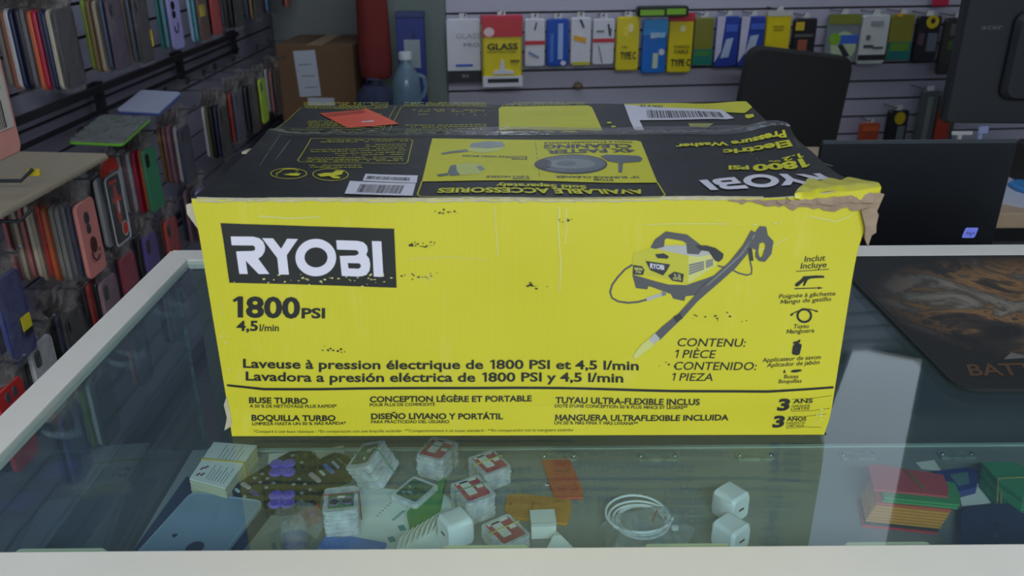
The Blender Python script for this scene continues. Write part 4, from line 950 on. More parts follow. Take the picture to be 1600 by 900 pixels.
# ------------------------------------------------------------------ phone cases on the left slatwall
BAR = mat('black_rail_metal', (30, 28, 30), .45); WIRE = mat('hook_wire', (120, 120, 122), .3, .8)
BAG = clear_mat('case_bag_film', body=.17, bodycol=(170, 164, 158), rough=.12, bump=.7, bscale=70)
HEAD = clear_mat('bag_header_film', body=.62, bodycol=(140, 132, 126), rough=.15, bump=.9, bscale=60)
def rail_bar(label, z, y0, y1, x=XW+.035, m=BAR, drop=.055):
    t = thing('display_rail', label, 'display rail', (x, (y0+y1)/2, z)); L = (y1-y0)/2
    MB().box((0, 0, 0), (.012, 2*L, .016)).build('bar', m, t)
    MB().box((-.004, 0, -drop), (.008, 2*L, .010)).build('lower_bar', m, t)
    n = max(2, int(2*L/.5))
    for k in range(n+1):
        y = -L+.02+(2*L-.04)*k/n
        MB().box((-.012, y, -drop/2), (.018, .022, drop+.03)).build('bracket', m, t)
        MB().box((-.028, y, 0), (.016, .022, .02)).build('wall_clip', m, t)
rail_bar('long black rail under the upper row of phone cases', 1.024, 1.0, 3.3)
rail_bar('lower grey rail under the second row of phone cases', .612, 1.25, 2.6, XW+.075, mat('grey_rail', (92, 92, 94), .35, .6), .03)
CASES = {}
CWI, CHT, CTH = .077, .158, .0078
NAMES = {'rose': (176, 108, 104), 'pink': (214, 132, 120), 'taupe': (120, 104, 92), 'beige': (170, 154, 132), 'cream': (196, 184, 160), 'white': (200, 198, 196), 'grey': (104, 104, 106),
 'clear grey': (140, 138, 130), 'black': (26, 26, 28), 'charcoal': (48, 47, 50), 'navy': (36, 42, 72), 'blue': (52, 84, 140), 'slate': (70, 80, 100), 'sky blue': (70, 130, 176), 'ice blue': (150, 180, 200),
 'teal': (40, 140, 134), 'aqua': (88, 156, 164), 'green': (62, 132, 92), 'lime': (160, 186, 54), 'yellow': (206, 184, 34), 'gold': (150, 118, 66), 'orange': (216, 96, 34), 'rust': (150, 82, 44), 'brown': (96, 60, 46),
 'red': (190, 44, 40), 'crimson': (176, 40, 66), 'mauve': (150, 110, 120), 'lavender': (150, 144, 190), 'purple': (88, 62, 150), 'salmon': (226, 112, 82), 'plum': (70, 48, 74), 'olive': (96, 98, 50), 'tan': (176, 144, 108), 'violet blue': (40, 54, 120)}
# proto meshes
def proto():
    T = lambda a, b, c: (c, a, b)                # outline in (y,z), thickness along x
    b = MB(); b.soft(rr(CWI, CHT, .012, 4), 0, CTH, .0016, T=T); me = b
    return me
SHELL = {}
def shell_mesh(col):
    if col not in SHELL:
        o = proto().build('shell', mat('case_'+col.replace(' ', '_'), NAMES[col], .45, var=.05), None, True); SHELL[col] = o.data; bpy.data.objects.remove(o)
    return SHELL[col]
def temp(b, name, m, smooth=False):
    o = b.build(name, m, None, smooth); d = o.data; bpy.data.objects.remove(o); return d
T_ = lambda a, b, c: (c, a, b)
LENS = temp(MB().soft(rr(.020, .034, .008, 4, cx=-.020, cy=.052), CTH-.0002, CTH+.0010, .0004, T=T_), 'camera_window', C((22, 22, 24), .2))
BAGS, HEADS = [], []
for k in range(3):
    rg = random.Random(k+50); ph = [rg.uniform(0, 6) for _ in range(4)]
    def fb_(s, t): return (CTH+.0020+.0009*sin(s*9+ph[0])*sin(t*13+ph[1])-.006*(2*s-1)**6, (s-.5)*.088, (t-.5)*.172)
    BAGS.append(temp(MB().grid(fb_, 8, 14), 'bag', BAG, True))
    def fh_(s, t): return (CTH*.6+.006*sin(s*7+ph[2])*sin(t*5+ph[3])*(1-t*.6), (s-.5)*(.086-.018*t*t)+.004*sin(t*6+ph[0]), CHT/2+.002+.050*t)
    HEADS.append(temp(MB().grid(fh_, 8, 6), 'bag_header', HEAD, True))
RED_H = C((200, 54, 34), .5)
ORDN = ['', 'directly behind', 'second behind', 'third behind', 'fourth behind', 'fifth behind', 'sixth behind', 'seventh behind', 'eighth behind', 'ninth behind', 'tenth behind', 'eleventh behind', 'twelfth behind']
def part(parent, name, me, locn=(0, 0, 0)):
    o = bpy.data.objects.new(name, me); COL.objects.link(o); o.parent = parent; o.location = locn; return o
def case(col, x, y, zc, label, rz, group, bag=True, lens=False, header=True, tilt=0):
    t = thing('phone_case', label, 'phone case', (x, y, zc-CHT/2), 0, group, rot=(tilt, radians(0), rz)); up = (0, 0, CHT/2)
    part(t, 'shell', shell_mesh(col), up)
    if lens: part(t, 'camera_window', LENS, up)
    if bag: part(t, 'bag', BAGS[random.randrange(3)], up)
    if header: part(t, 'bag_header', HEADS[random.randrange(3)], up)
    return t
ZROW = {'upper': 1.165, 'second': .81, 'third': .610, 'lowest': .43}
def short(s):
    w_ = s.split(); return ' '.join(w_[:16])
def hook(row, y, xf, cols, front, pitch=.0125, zc=None, lens=True, front_label=None, bagfront=True, skip_hook=False):
    """one wall hook with its row of hanging cases, listed from the wall outwards"""
    z = zc or ZROW[row]; n = len(cols); g = '%s row of phone cases' % row
    hz = z+CHT/2+.044
    if not skip_hook:
        b = MB(); xe = xf+.035; b.tube([(XW+.002, 0, 0), (xe, 0, 0), (xe+.012, 0, .012)], .0024, 6); b.soft(rr(.03, .022, .003), 0, .004, .001, T=lambda a, c, d: (XW+d, a, c))
        o = b.build('wall_hook', WIRE); o.location = (0, y, hz); tag(o, 'wire hook carrying the %s, %s row' % (front, row), 'hook', 'wire hooks on the left slatwall')
    out = []
    for i, c_ in enumerate(cols):
        k = n-1-i; x = xf-k*pitch
        lb = (front_label or '%s, frontmost on its hook, %s row' % (front, row)) if k == 0 else '%s case %s the %s, %s row' % (c_, ORDN[k], front, row)
        out.append(case(c_, x, y+random.uniform(-.006, .006), z+random.uniform(-.004, .004), lb, radians(random.uniform(-2, 2)) if k else 0, g, bag=(k == 0 and bagfront) or (k and random.random() < .55), lens=(k == 0 and lens)))
    return out
def front_part(t, name, b, m, smooth=False): return b.build(name, m, t, smooth)
def xplate(poly, d0=0, d1=.0012, base=CTH): return MB().prism(poly, base+d0, base+d1, T=lambda a, b, c: (c, a, b+CHT/2))

# upper row
hook('upper', 1.80, -.905, ['taupe', 'rust', 'white', 'navy', 'charcoal', 'grey', 'orange', 'crimson', 'plum', 'navy', 'cream', 'charcoal'], 'charcoal case by the lime case', .0105, lens=False)
hook('upper', 2.02, -.900, ['lime', 'gold', 'beige', 'slate', 'plum'], 'plum case right of the lime case', .0130)
t = hook('upper', 2.14, -.888, ['beige', 'slate', 'black'], 'black case with yellow label', .013)[-1]
front_part(t, 'yellow_label', xplate([(.030, -.045), (.039, -.045), (.039, -.005), (.030, -.005)], .001, .002), C((200, 180, 30), .5))
t = hook('upper', 2.39, -.905, ['teal', 'aqua', 'lavender'], 'lavender case with ring', .014, lens=False, bagfront=False)[-1]
b = MB()
for zz, r_ in ((.035, .011), (.012, .010)): b.prism(ell(-.012, zz, r_, r_, 20), CTH, CTH+.002, T=lambda a, bb, c: (c, a, bb+CHT/2))
front_part(t, 'camera_window', b, C((24, 24, 28), .25))
b = MB(); b.tube([(CTH+.002, -.008+.013*cos(a), CHT/2-.018+.017*sin(a)) for a in [pi+2*pi*k/20*.6 for k in range(20)]], .0016, 6); front_part(t, 'finger_ring', b, C((60, 56, 70), .3))
t = hook('upper', 2.58, -.890, ['ice blue', 'aqua', 'brown'], 'brown case with yellow sticker', .013, lens=False)[-1]
front_part(t, 'yellow_sticker', xplate([(-.036, -.012), (.012, -.012), (.012, .020), (-.036, .020)], .0005, .0015), C((196, 172, 30), .5))
hook('upper', 2.74, -.905, ['charcoal', 'red'], 'bright red case, upper right', .014)
hook('upper', 2.95, -.90, ['black', 'grey', 'black', 'charcoal', 'black'], 'black case behind the red one', .014)
hook('upper', 3.22, -.91, ['slate', 'gold', 'charcoal'], 'charcoal case left of the sky blue case', .014)
hook('upper', 3.46, -.915, ['brown', 'sky blue', 'black'], 'black case beside the sky blue case', .015)
hook('upper', 3.74, -.925, ['navy', 'salmon'], 'salmon case at the far end', .016, lens=False)
# second row
t = hook('second', 1.633, -.862, ['rose', 'taupe', 'beige', 'rose', 'cream', 'beige', 'red', 'orange', 'clear grey', 'clear grey', 'grey', 'navy', 'pink'], 'pink case with round holes', .0118, lens=False, bagfront=False)[-1]
b = MB()
for zz, r_ in ((.045, .0105), (.022, .0085)): b.prism(ell(-.006, zz, r_*.9, r_*1.2, 20), CTH, CTH+.0018, T=lambda a, bb, c: (c, a, bb+CHT/2))
front_part(t, 'camera_window', b, C((60, 62, 62), .25))
b = MB(); b.prism(ell(0, -.014, .013, .017, 22), CTH, CTH+.0022, T=lambda a, bb, c: (c, a, bb+CHT/2)); front_part(t, 'ring_plate', b, C((96, 54, 44), .3, metal=.3))
b = MB(); b.tube([(CTH+.003, .016*cos(a), CHT/2-.026+.021*sin(a)) for a in [pi+pi*k/16 for k in range(17)]], .0016, 6); front_part(t, 'finger_ring', b, C((50, 40, 40), .3))
t = hook('second', 1.815, -.885, ['charcoal', 'white', 'black'], 'black racing car case', .014, lens=False)[-1]
CR, CDk, CWt = C((214, 60, 40), .4), C((40, 50, 54), .4), C((200, 204, 206), .4)
b = MB(); X = lambda pts, d, mi: b.prism(pts, CTH+d, CTH+d+.0006, mi, T=lambda a, bb, c: (c, a, bb+CHT/2))
b.loft([[(CTH+.0002, y, z+CHT/2) for y, z in rr(.0785, .160, .012)], [(CTH+.0012, y, z+CHT/2) for y, z in rr(.0785, .160, .012)], [(CTH+.0012, y, z+CHT/2) for y, z in rr(.070, .151, .010)], [(CTH+.0002, y, z+CHT/2) for y, z in rr(.070, .151, .010)]], 1, False)
X([(-.004, .055), (.006, .055), (.012, .02), (.010, -.022), (.004, -.035), (-.004, -.035), (-.008, -.018), (-.010, .02)], .0006, 0); X([(-.020, .030), (.022, .026), (.022, .014), (-.020, .018)], .0008, 0)
X([(-.018, .068), (.016, .066), (.016, .058), (-.018, .060)], .0008, 0); X(ell(.016, -.050, .016, .018, 18), .0008, 1); X(ell(.016, -.050, .012, .014, 18), .0016, 0); X(ell(.002, .006, .004, .016, 12), .0014, 1)
X([(-.026, .045), (-.012, .045), (-.012, .025), (-.026, .025)], .0006, 2)
front_part(t, 'car_picture', b, [CR, CWt, CDk])
b = MB(); b.prism([(.042*cos(pi*k/16), CHT+.004+.040*sin(pi*k/16)) for k in range(17)], .004, .0085, T=lambda a, bb, c: (c, a, bb)); front_part(t, 'red_header', b, RED_H)
hook('second', 2.064, -.895, ['grey', 'white', 'mauve', 'white', 'crimson', 'orange', 'green'], 'plain green case', .0125, bagfront=False)
hook('second', 2.335, -.905, ['gold', 'rose', 'mauve', 'white', 'navy'], 'navy case above the box corner', .0145)
hook('second', 2.62, -.885, ['white', 'olive', 'black', 'navy', 'black'], 'black case right of the navy case', .013)
hook('second', 2.82, -.90, ['tan', 'red', 'slate'], 'slate case right of the red case', .015)
hook('second', 2.98, -.895, ['teal', 'grey', 'charcoal', 'black'], 'black case left of the lime case', .015)
hook('second', 3.10, -.895, ['black', 'lime'], 'lime case by the box top', .016, bagfront=False)
hook('second', 3.32, -.895, ['white', 'rose', 'black'], 'black case right of the lime case', .015)
hook('second', 3.66, -.895, ['blue', 'salmon', 'black', 'yellow'], 'yellow case at the far end', .017, bagfront=False, lens=False)
hook('second', 3.84, -.89, ['white', 'grey', 'charcoal'], 'charcoal case right of the yellow case', .016)
t = hook('second', 1.325, -.86, ['plum', 'charcoal', 'navy', 'violet blue'], 'violet blue case with yellow tag', .014, zc=.770, lens=False)[-1]
front_part(t, 'yellow_tag', xplate([(.002, -.030), (.030, -.030), (.030, -.004), (.002, -.004)], .004, .005), C((214, 196, 40), .5)); front_part(t, 'dark_tag', xplate([(.004, -.042), (.030, -.042), (.030, -.031), (.004, -.031)], .004, .005), C((40, 40, 44), .5))
# third row, partly hidden by the counter rail
t = hook('third', 1.262, -.86, ['charcoal', 'black', 'red'], 'red case with two lenses', .014, zc=.600, lens=False, bagfront=False)[-1]
b = MB()
for yy in (-.012, .010): b.prism(ell(yy, .060, .006, .010, 16), CTH, CTH+.002, T=lambda a, bb, c: (c, a, bb+CHT/2))
front_part(t, 'camera_window', b, C((70, 72, 80), .3))
hook('third', 1.40, -.875, ['black', 'white', 'charcoal', 'white'], 'white boxed case behind the red one', .016)
hook('third', 1.55, -.885, ['plum', 'black', 'navy', 'black'], 'black case below the pink case', .015)
hook('third', 1.715, -.885, ['charcoal', 'red', 'black', 'mauve'], 'mauve case with black camera', .014)
hook('third', 1.845, -.90, ['black', 'plum', 'crimson'], 'crimson case right of the mauve case', .014, lens=False)
hook('third', 1.985, -.90, ['charcoal', 'black', 'purple'], 'purple case near the counter corner', .014)
hook('third', 2.13, -.90, ['brown', 'red'], 'red case near the counter corner', .014)
hook('third', 2.40, -.91, ['navy', 'mauve', 'plum', 'lavender'], 'lavender case seen through the glass', .016)
# lowest row, seen through the showcase glass
hook('lowest', 1.46, -.885, ['navy', 'violet blue'], 'violet blue case behind the glass', .016)
hook('lowest', 1.60, -.885, ['red', 'white', 'lime', 'white', 'charcoal'], 'charcoal case behind the glass', .013)
hook('lowest', 1.86, -.91, ['rose', 'plum'], 'plum case behind the glass', .015)
hook('lowest', 2.10, -.91, ['navy', 'mauve', 'slate'], 'slate case behind the glass', .015)
# big carded pink case nearest the camera, upper left corner
t = thing('phone_case', 'large pink phone case with white barcode label, nearest at left edge', 'phone case', (-.758, 1.235, 1.077))
MB().soft(rr(.085, .176, .012, 4, cy=.088), 0, .014, .002, T=lambda a, b_, c: (c, a, b_)).build('shell', C((220, 150, 132), .4), t, True)
MB().soft(rr(.066, .130, .004, 4, cx=.002, cy=.105), .0138, .0152, .0003, T=lambda a, b_, c: (c, a, b_)).build('label', C((206, 196, 178), .6), t)
b = MB()
for k in range(9): b.box((.0154, -.020+k*.0042, .063), (.0006, random.choice((.0012, .002, .0026)), .040), 0)
for k in range(5): b.box((.0154, .002, .10+k*.012), (.0006, .04-.006*(k % 3), .003), 1)
b.build('label_print', [C((52, 48, 50), .6), C((120, 126, 128), .6)], t)
MB().grid(lambda s, q_: (.006+.004*sin(s*8)*(1-q_), (s-.5)*.08*(1-.3*q_), .176+.04*q_), 8, 5).build('bag_header', HEAD, t, True)
o = MB().tube([(XW+.002, 0, 0), (-.735, 0, 0), (-.72, 0, .012)], .0026, 6).build('wall_hook', WIRE); o.location = (0, 1.235, 1.287); tag(o, 'long wire hook carrying the large pink case at the left edge', 'hook', 'wire hooks on the left slatwall')
# empty near hooks with price tips
for y, z, l in ((1.375, 1.003, 'empty wire hook with a yellow tip, above the pink stack'), (1.345, .942, 'empty wire hook crossing in front of the rose stack')):
    t = thing('wall_hook', l, 'hook', (0, y, z), 0, 'wire hooks on the left slatwall')
    MB().tube([(XW+.002, 0, 0), (-.815, 0, 0), (-.795, .006, .018)], .0032, 7).build('wire', mat('dark_wire', (70, 70, 74), .35, .6), t, True)
    if z > .95: MB().soft(rr(.022, .012, .003), -.003, .003, .001, T=lambda a, b_, c: (-.80+a, .016+c, .010+b_)).build('price_tip', C((210, 184, 30), .5), t)
# cases and cards lying flat across the hooks
def flatcase(name, label, ctr, sx, sy, rz, cols, tiltx=0, tilty=0):
    t = thing(name, label, 'phone case' if 'case' in name else 'card', ctr, rot=(tiltx, tilty, rz))
    MB().soft(rr(sx, sy, .010, 4), 0, .007, .0012).build('body', cols[0], t); MB().soft(rr(sx*1.02, sy*1.01, .010, 4), -.003, .003, .001).build('edge', cols[1], t)
flatcase('phone_case', 'clear phone case with bright green rim lying flat across the hooks', (-.885, 1.88, .975), .11, .20, radians(4), (clear_mat('flat_clear', body=.9, bodycol=(112, 114, 110), rough=.15), C((110, 176, 44), .5)), radians(4), radians(4))
flatcase('phone_case', 'pale grey phone case with blue rim lying flat across the hooks', (-.89, 2.12, .990), .10, .18, radians(3), (C((150, 152, 166), .45), C((60, 76, 140), .5)), radians(5), radians(4))
flatcase('card_sheet', 'large beige card sheet lying flat across the hooks', (-.895, 1.46, .976), .20, .36, radians(-3), (C((160, 146, 120), .75), C((140, 128, 106), .75)), radians(1), radians(1))
# ------------------------------------------------------------------ packs on the back slatwall
BANG = atan(.105); BT = Vector((cos(BANG), sin(BANG), 0)); BNn = Vector((sin(BANG), -cos(BANG), 0))   # along the wall, towards the shop
def bp(u, v, d=.07): return onplane(u, v, Vector((-.236, YB(-.236), 0))+BNn*d, BNn)
def pack(name, label, u0, u1, v0, v1, col, deco=(), texts=(), th=.022, d=.07, head=None, hookit=True, rough=.35, lean=0):
    """a hanging pack: pillow-edged body, euro-hole header, printed panel; deco = (x0,y0,x1,y1,colour) in 0..1 from the top left"""
    um = (u0+u1)/2; tp_ = bp(um, v0, d); bt = bp(um, v1, d); W = (bp(u1, v0, d)-bp(u0, v0, d)).dot(BT); H = tp_.z-bt.z
    t = thing(name, label, 'pack', (bt.x, bt.y, bt.z), BANG, 'packs hanging on the back slatwall')
    T = lambda a, b, c: (a, c, b+H/2)
    MB().soft(rr(W, H, min(.012, W*.12), 3), -th*.5, th*.5, th*.22, T=T).build('pack_body', C(col, rough), t)
    P_ = lambda x, y: ((x-.5)*W, (.5-y)*H)
    if head: MB().soft([P_(*p) for p in ((-.01, -.02), (1.01, -.02), (1.01, head[0]), (-.01, head[0]))], -th*.62, th*.5, .001, T=T).build('header', C(head[1], .45), t)
    mats, b = [], MB()
    def mi(c):
        k = C(c, .4)
        if k not in mats: mats.append(k)
        return mats.index(k)
    for i, dd in enumerate(deco):
        if dd[0] == 'e': _, cx, cy, rx, ry, c = dd; pl = [P_(cx+rx*cos(2*pi*k/18), cy+ry*sin(2*pi*k/18)) for k in range(18)]
        elif dd[0] == 'p': pl = [P_(*q_) for q_ in dd[1]]; c = dd[2]
        else: x0, y0, x1, y1, c = dd; pl = [P_(x0, y0), P_(x1, y0), P_(x1, y1), P_(x0, y1)]
        b.prism(pl, -th*.62-.0004*(i+1), -th*.5+.001, mi(c), T=T)
    for s, x0, y0, x1, y1, c, bold in texts:
        v, f, _ = text2d(s, bold); q0 = P_(x0, y1); q1 = P_(x1, y0)
        b.add([(q0[0]+(q1[0]-q0[0])*x, -th*.62-.004, q0[1]+(q1[1]-q0[1])*y+H/2) for x, y in v], f, mi(c))
    if b.v: b.build('printed_panel', mats, t, fix=False)
    if hookit:
        MB().soft(rr(min(.03, W*.4), .022, .004, cy=H/2+.008), -.001, .001, .0004, T=T).build('hang_tab', C((206, 204, 200), .4), t)
        h = MB().tube([(0, d, 0), (0, -.03, 0), (0, -.036, .010)], .0022, 6).build('wall_hook', WIRE); h.location = (tp_.x, tp_.y, tp_.z+.012); h.rotation_euler = (0, 0, BANG); tag(h, 'peg hook of the '+' '.join(label.split()[:12]).rstrip(','), 'hook', 'peg hooks on the back slatwall')
    return t
K0 = (34, 34, 36); W0 = (206, 204, 208); RD = (190, 44, 50); YL = (218, 196, 20); BLs = (44, 84, 170)
pack('screen_protector_pack', 'white glass protector pack with black base stripe, leftmost on the back wall', 699, 753, 29, 129, W0, ((.0, .80, 1, .99, K0), (.25, .70, .75, .735, BLs)), (('GLASS', .28, .22, .98, .30, (150, 150, 160), 0), ('PRO', .50, .37, .95, .43, (120, 120, 130), 0), ('9H', .42, .86, .60, .91, (160, 160, 160), 0)))
pack('glass_protector_pack', 'large yellow GLASS pack with red header, hanging furthest forward', 753, 816, 26, 135, YL, ((0, .0, 1, .27, RD), ('e', .17, .20, .13, .065, (220, 190, 190)), ('p', ((.42, .74), (.47, .60), (.52, .60), (.56, .74), (.78, .76), (.78, .80), (.26, .80), (.26, .76)), W0), (.70, .60, .92, .63, (120, 110, 30)), (0, .83, 1, .985, W0), (.12, .865, .90, .925, K0)), (('GLASS', .12, .36, .88, .45, (40, 38, 24), .03), ('PROTECTOR', .12, .47, .82, .495, (90, 80, 20), 0)), th=.05, d=.12, head=(.10, (206, 40, 70)))
pack('cable_pack', 'white pack with one red band, between yellow GLASS pack and blue pack', 819, 851, 29, 104, W0, ((0, .45, 1, .53, RD), ('p', ((.45, .22), (.55, .06), (.6, .08), (.5, .24)), K0), ('p', ((.2, .66), (.7, .78), (.68, .82), (.18, .72)), (120, 130, 170))))
pack('foil_pack', 'shiny blue pack beside the white pack with one red band', 853, 888, 29, 103, BLs, ((.5, .10, .72, .85, (150, 176, 214)), (.15, .3, .3, .9, (70, 110, 190)), ('e', .75, .93, .12, .05, W0)), rough=.2)
pack('cable_pack', 'white pack showing an orange plug', 890, 922, 27, 101, W0, (('p', ((.15, .36), (.75, .42), (.72, .54), (.12, .46)), (222, 160, 30)), ('p', ((.4, .05), (.5, .04), (.66, .20), (.58, .22)), K0), (.1, .93, .95, 1.0, (190, 180, 40))))
pack('cable_pack', 'white pack with red band and thin dark cable, left of the first yellow pack', 924, 958, 29, 101, W0, ((0, .42, 1, .50, RD), ('p', ((.25, .58), (.29, .58), (.48, .96), (.44, .96)), (90, 90, 96)), (.15, .24, .5, .28, (110, 130, 120)), ('p', ((.65, .12), (.72, .10), (.8, .32), (.73, .34)), K0)), (('2', .70, .20, .86, .36, (50, 50, 54), 0),))
pack('cable_pack', 'yellow pack with black lettering, between white red-banded pack and blue bottle pack', 960, 996, 26, 110, YL, (('e', .6, .2, .12, .08, (230, 220, 150)), (.3, .18, .5, .36, (228, 206, 60))), (('TYPE C', .18, .64, .86, .78, K0, .03), ('USB', .22, .53, .46, .57, (80, 70, 20), .01)))
pack('foil_pack', 'bright blue pack picturing a white bottle', 1000, 1038, 30, 114, (34, 108, 190), ((.0, .0, 1, .28, (60, 150, 214)), (.45, .62, .66, .90, (190, 200, 170)), ('e', .8, .60, .12, .06, W0), (.3, .24, .9, .33, (150, 200, 230))), (('27', .30, .24, .66, .34, W0, .02),), rough=.2)
pack('cable_pack', 'yellow pack with small red header, right of the bottle pack', 1040, 1078, 22, 113, YL, (('e', .55, .24, .12, .06, (230, 220, 150)),), (('TYPE C', .12, .76, .95, .88, K0, .03), ('CHARGE', .20, .52, .85, .57, (70, 60, 16), .01), ('CABLE', .24, .60, .82, .66, (70, 60, 16), .02)), head=(.12, RD))
pack('cable_pack', 'olive pack with teal base, right of the red headed yellow pack', 1080, 1110, 27, 101, (126, 124, 44), ((0, .66, 1, 1, (30, 116, 100)), (.1, .70, .9, .80, (70, 130, 60))))
pack('boxed_charger', 'white and blue box, left one of the pair', 1113, 1149, 25, 104, (44, 66, 150), (('p', ((0, 0), (.35, 0), (.25, .7), (0, .9)), (196, 190, 206)), (.40, .16, .9, .3, (70, 100, 190)), ('p', ((.45, .45), (.75, .42), (.60, .80), (.25, .82)), (170, 184, 204))))
pack('boxed_charger', 'white and blue box, right one of the pair, next to plain yellow pack', 1150, 1188, 25, 104, (44, 66, 150), (('p', ((0, 0), (.35, 0), (.25, .7), (0, .9)), (196, 190, 206)), (.40, .14, .95, .26, (70, 100, 190)), ('p', ((.42, .38), (.75, .36), (.60, .72), (.25, .74)), (170, 184, 204))))
pack('cable_pack', 'plain yellow pack above the chair back', 1190, 1228, 18, 100, YL, ((0, -.02, 1, .08, (196, 190, 180)), (.25, .26, .7, .29, (160, 140, 20)), (.3, .32, .66, .345, (160, 140, 20))))
pack('boxed_adapter', 'black pack with orange window above the chair back', 1232, 1268, 28, 100, K0, ((.06, .08, .42, .26, (206, 176, 40)), (.22, .46, .62, .85, (150, 84, 60)), (.05, .34, .85, .40, (90, 88, 84))))
pack('blister_pack', 'pale blister pack with green and blue art right of the chair back', 1284, 1334, 22, 98, (120, 128, 128), ((.0, .0, 1, .2, (126, 130, 50)), ('e', .55, .65, .40, .30, (176, 190, 150)), (.4, .42, .98, .60, (60, 100, 190)), ('p', ((.35, .62), (.5, .60), (.8, .86), (.6, .88)), (40, 44, 48)), ('e', .25, .50, .18, .12, (120, 170, 40))))
pack('cable_pack', 'white pack with a black stripe near its base, right of the blister pack', 1336, 1379, 23, 100, (196, 198, 192), ((0, .80, 1, .91, K0), (.15, .60, .5, .66, (70, 74, 76)), (.5, .64, .85, .68, (70, 74, 76)), (.3, .12, .75, .22, (150, 152, 150)), (.2, .40, .34, .50, (100, 104, 104))))
pack('cable_pack', 'olive pack with teal base, right of the black striped white pack', 1381, 1418, 22, 93, (126, 120, 40), ((0, .60, 1, 1, (24, 104, 96)), (.1, .62, .9, .80, (90, 130, 40)), (.2, -.02, .4, .05, (230, 160, 20))))
pack('boxed_adapter', 'black pack with yellow hanger in the upper row', 1421, 1458, 25, 98, (30, 28, 32), (('e', .6, .12, .26, .14, (196, 170, 20)), ('e', .6, .10, .10, .06, K0), (.5, .36, .9, .75, (90, 94, 104)), (.1, .36, .34, .6, (80, 60, 70))))
pack('blister_pack', 'dark blister pack beside the big black monitor', 1460, 1504, 28, 116, (52, 48, 46), ((.2, .1, .9, .3, (90, 84, 80)), (.2, .4, .5, .55, (60, 90, 40)), (.55, .42, .85, .56, (110, 116, 120))))
pack('blister_pack', 'slim lime and black pack lying across the tops of two packs', 994, 1074, 9, 26, (30, 34, 22), ((.04, .30, .50, .80, (126, 176, 40)), (.55, .22, .92, .75, (126, 176, 40))), th=.05, d=.11, hookit=False)
# lower row, between chair and laptop
pack('cable_pack', 'small orange pack low on the wall above the laptop', 1338, 1368, 192, 232, (170, 70, 40), ((.1, .1, .9, .3, (206, 96, 50)),))
pack('boxed_adapter', 'black pack with yellow hanger low on the wall above the laptop', 1378, 1410, 172, 232, (32, 30, 32), (('e', .55, .2, .26, .16, (190, 164, 20)), (.5, .4, .85, .85, (110, 114, 116))))
pack('blister_pack', 'clear grey blister pack low on the wall above the laptop', 1424, 1450, 142, 232, (86, 88, 86), ((.35, .1, .65, .9, (120, 124, 120)),))
pack('blister_pack', 'red and grey pack low on the wall above the laptop', 1452, 1482, 148, 232, (84, 78, 74), ((.0, .25, .7, .95, (176, 56, 40)),))
pack('cable_pack', 'crimson pack at the very top right of the back wall', 1456, 1480, -60, 10, (186, 40, 70), ((.1, .5, .9, .7, (200, 80, 100)),))
o = MB().lathe([(.0001, 0), (.014, .002), (.020, .010), (.017, .020), (.010, .026), (.0001, .028)], 14).build('tape_knob', C((120, 100, 72), .7), None, True); p = bp(903, 139, .02); o.location = p; tag(o, 'small tan knob stuck on a slat under the white packs', 'knob')

# ------------------------------------------------------------------ behind the counter, left: cabinet, bottle, blue box, red bag, carton
cabm = C((96, 94, 92), .5)
t = thing('storage_cabinet', 'low grey storage cabinet behind the yellow carton, against the column', 'cabinet', (-.47, 3.11, 0))
MB().soft(rr(.62, .42, .01), 0, .60, .004).build('cabinet_body', cabm, t); MB().soft(rr(.64, .45, .01), .60, .62, .003).build('cabinet_top', C((120, 116, 110), .5), t)
for s in (-1, 1):
    d_ = MB().box((s*.152, -.2135, .30), (.29, .012, .54)).build('door', C((108, 106, 104), .5), t); MB().tube([(s*.03, -.222, .30), (s*.03, -.235, .31), (s*.03, -.235, .37), (s*.03, -.222, .38)], .004, 6).build('handle', SCREW, d_)
JUG = clear_mat('milky_jug_plastic', tint=(206, 226, 232), body=.33, bodycol=(150, 176, 184), rough=.2, bscale=3)
t = thing('plastic_jug', 'translucent pale blue plastic jug in front of the tall blue box', 'jug', (-.352, 2.98, .62))
b = MB(); b.lathe([(.0001, 0), (.046, 0), (.050, .008), (.050, .235), (.049, .270), (.040, .305), (.022, .332), (.019, .340), (.019, .356), (.0001, .356)], 28); b.build('body', JUG, t, True)
MB().lathe([(.0001, .352), (.023, .352), (.023, .372), (.021, .376), (.0001, .376)], 20).build('cap', C((186, 190, 190), .5), t, True)
b = MB(); b.tube([(.040, 0, .30), (.062, 0, .29), (.066, 0, .25), (.052, 0, .22)], .008, 8); b.build('handle', JUG, t, True)
MB().lathe([(.0001, .003), (.0475, .003), (.0475, .20), (.0001, .20)], 24).build('liquid', clear_mat('pale_liquid', tint=(190, 216, 224), body=.2, bodycol=(140, 170, 182), rough=.05, bscale=3), t, True)
t = thing('tall_blue_box', 'tall royal blue box standing against the green grey column', 'box', (-.352, 3.20, .62), radians(2))
MB().soft(rr(.100, .07, .003), 0, .478, .002).build('box_body', C((22, 38, 112), .45), t); MB().soft(rr(.104, .074, .003), .470, .488, .002).build('lid', C((34, 46, 96), .45), t)
MB().soft(rr(.058, .10, .002, cx=.004, cy=.345), .0352, .0362, .0003, T=lambda a, b_, c: (a, -c, b_)).build('label', C((140, 148, 150), .5), t); MB().prism([(.006, .40), (.014, .43), (.018, .40)], .0352, .0358, T=lambda a, b_, c: (a, -c, b_)).build('mark', C((16, 22, 60), .5), t)
t = thing('red_bag', 'dark red fabric bag hanging by the column, above the navy bag', 'bag', (-.488, 3.20, .872))
RDM = mat('red_fabric', (104, 26, 20), .85, var=.12, vscale=14, bump=.5, bscale=25)
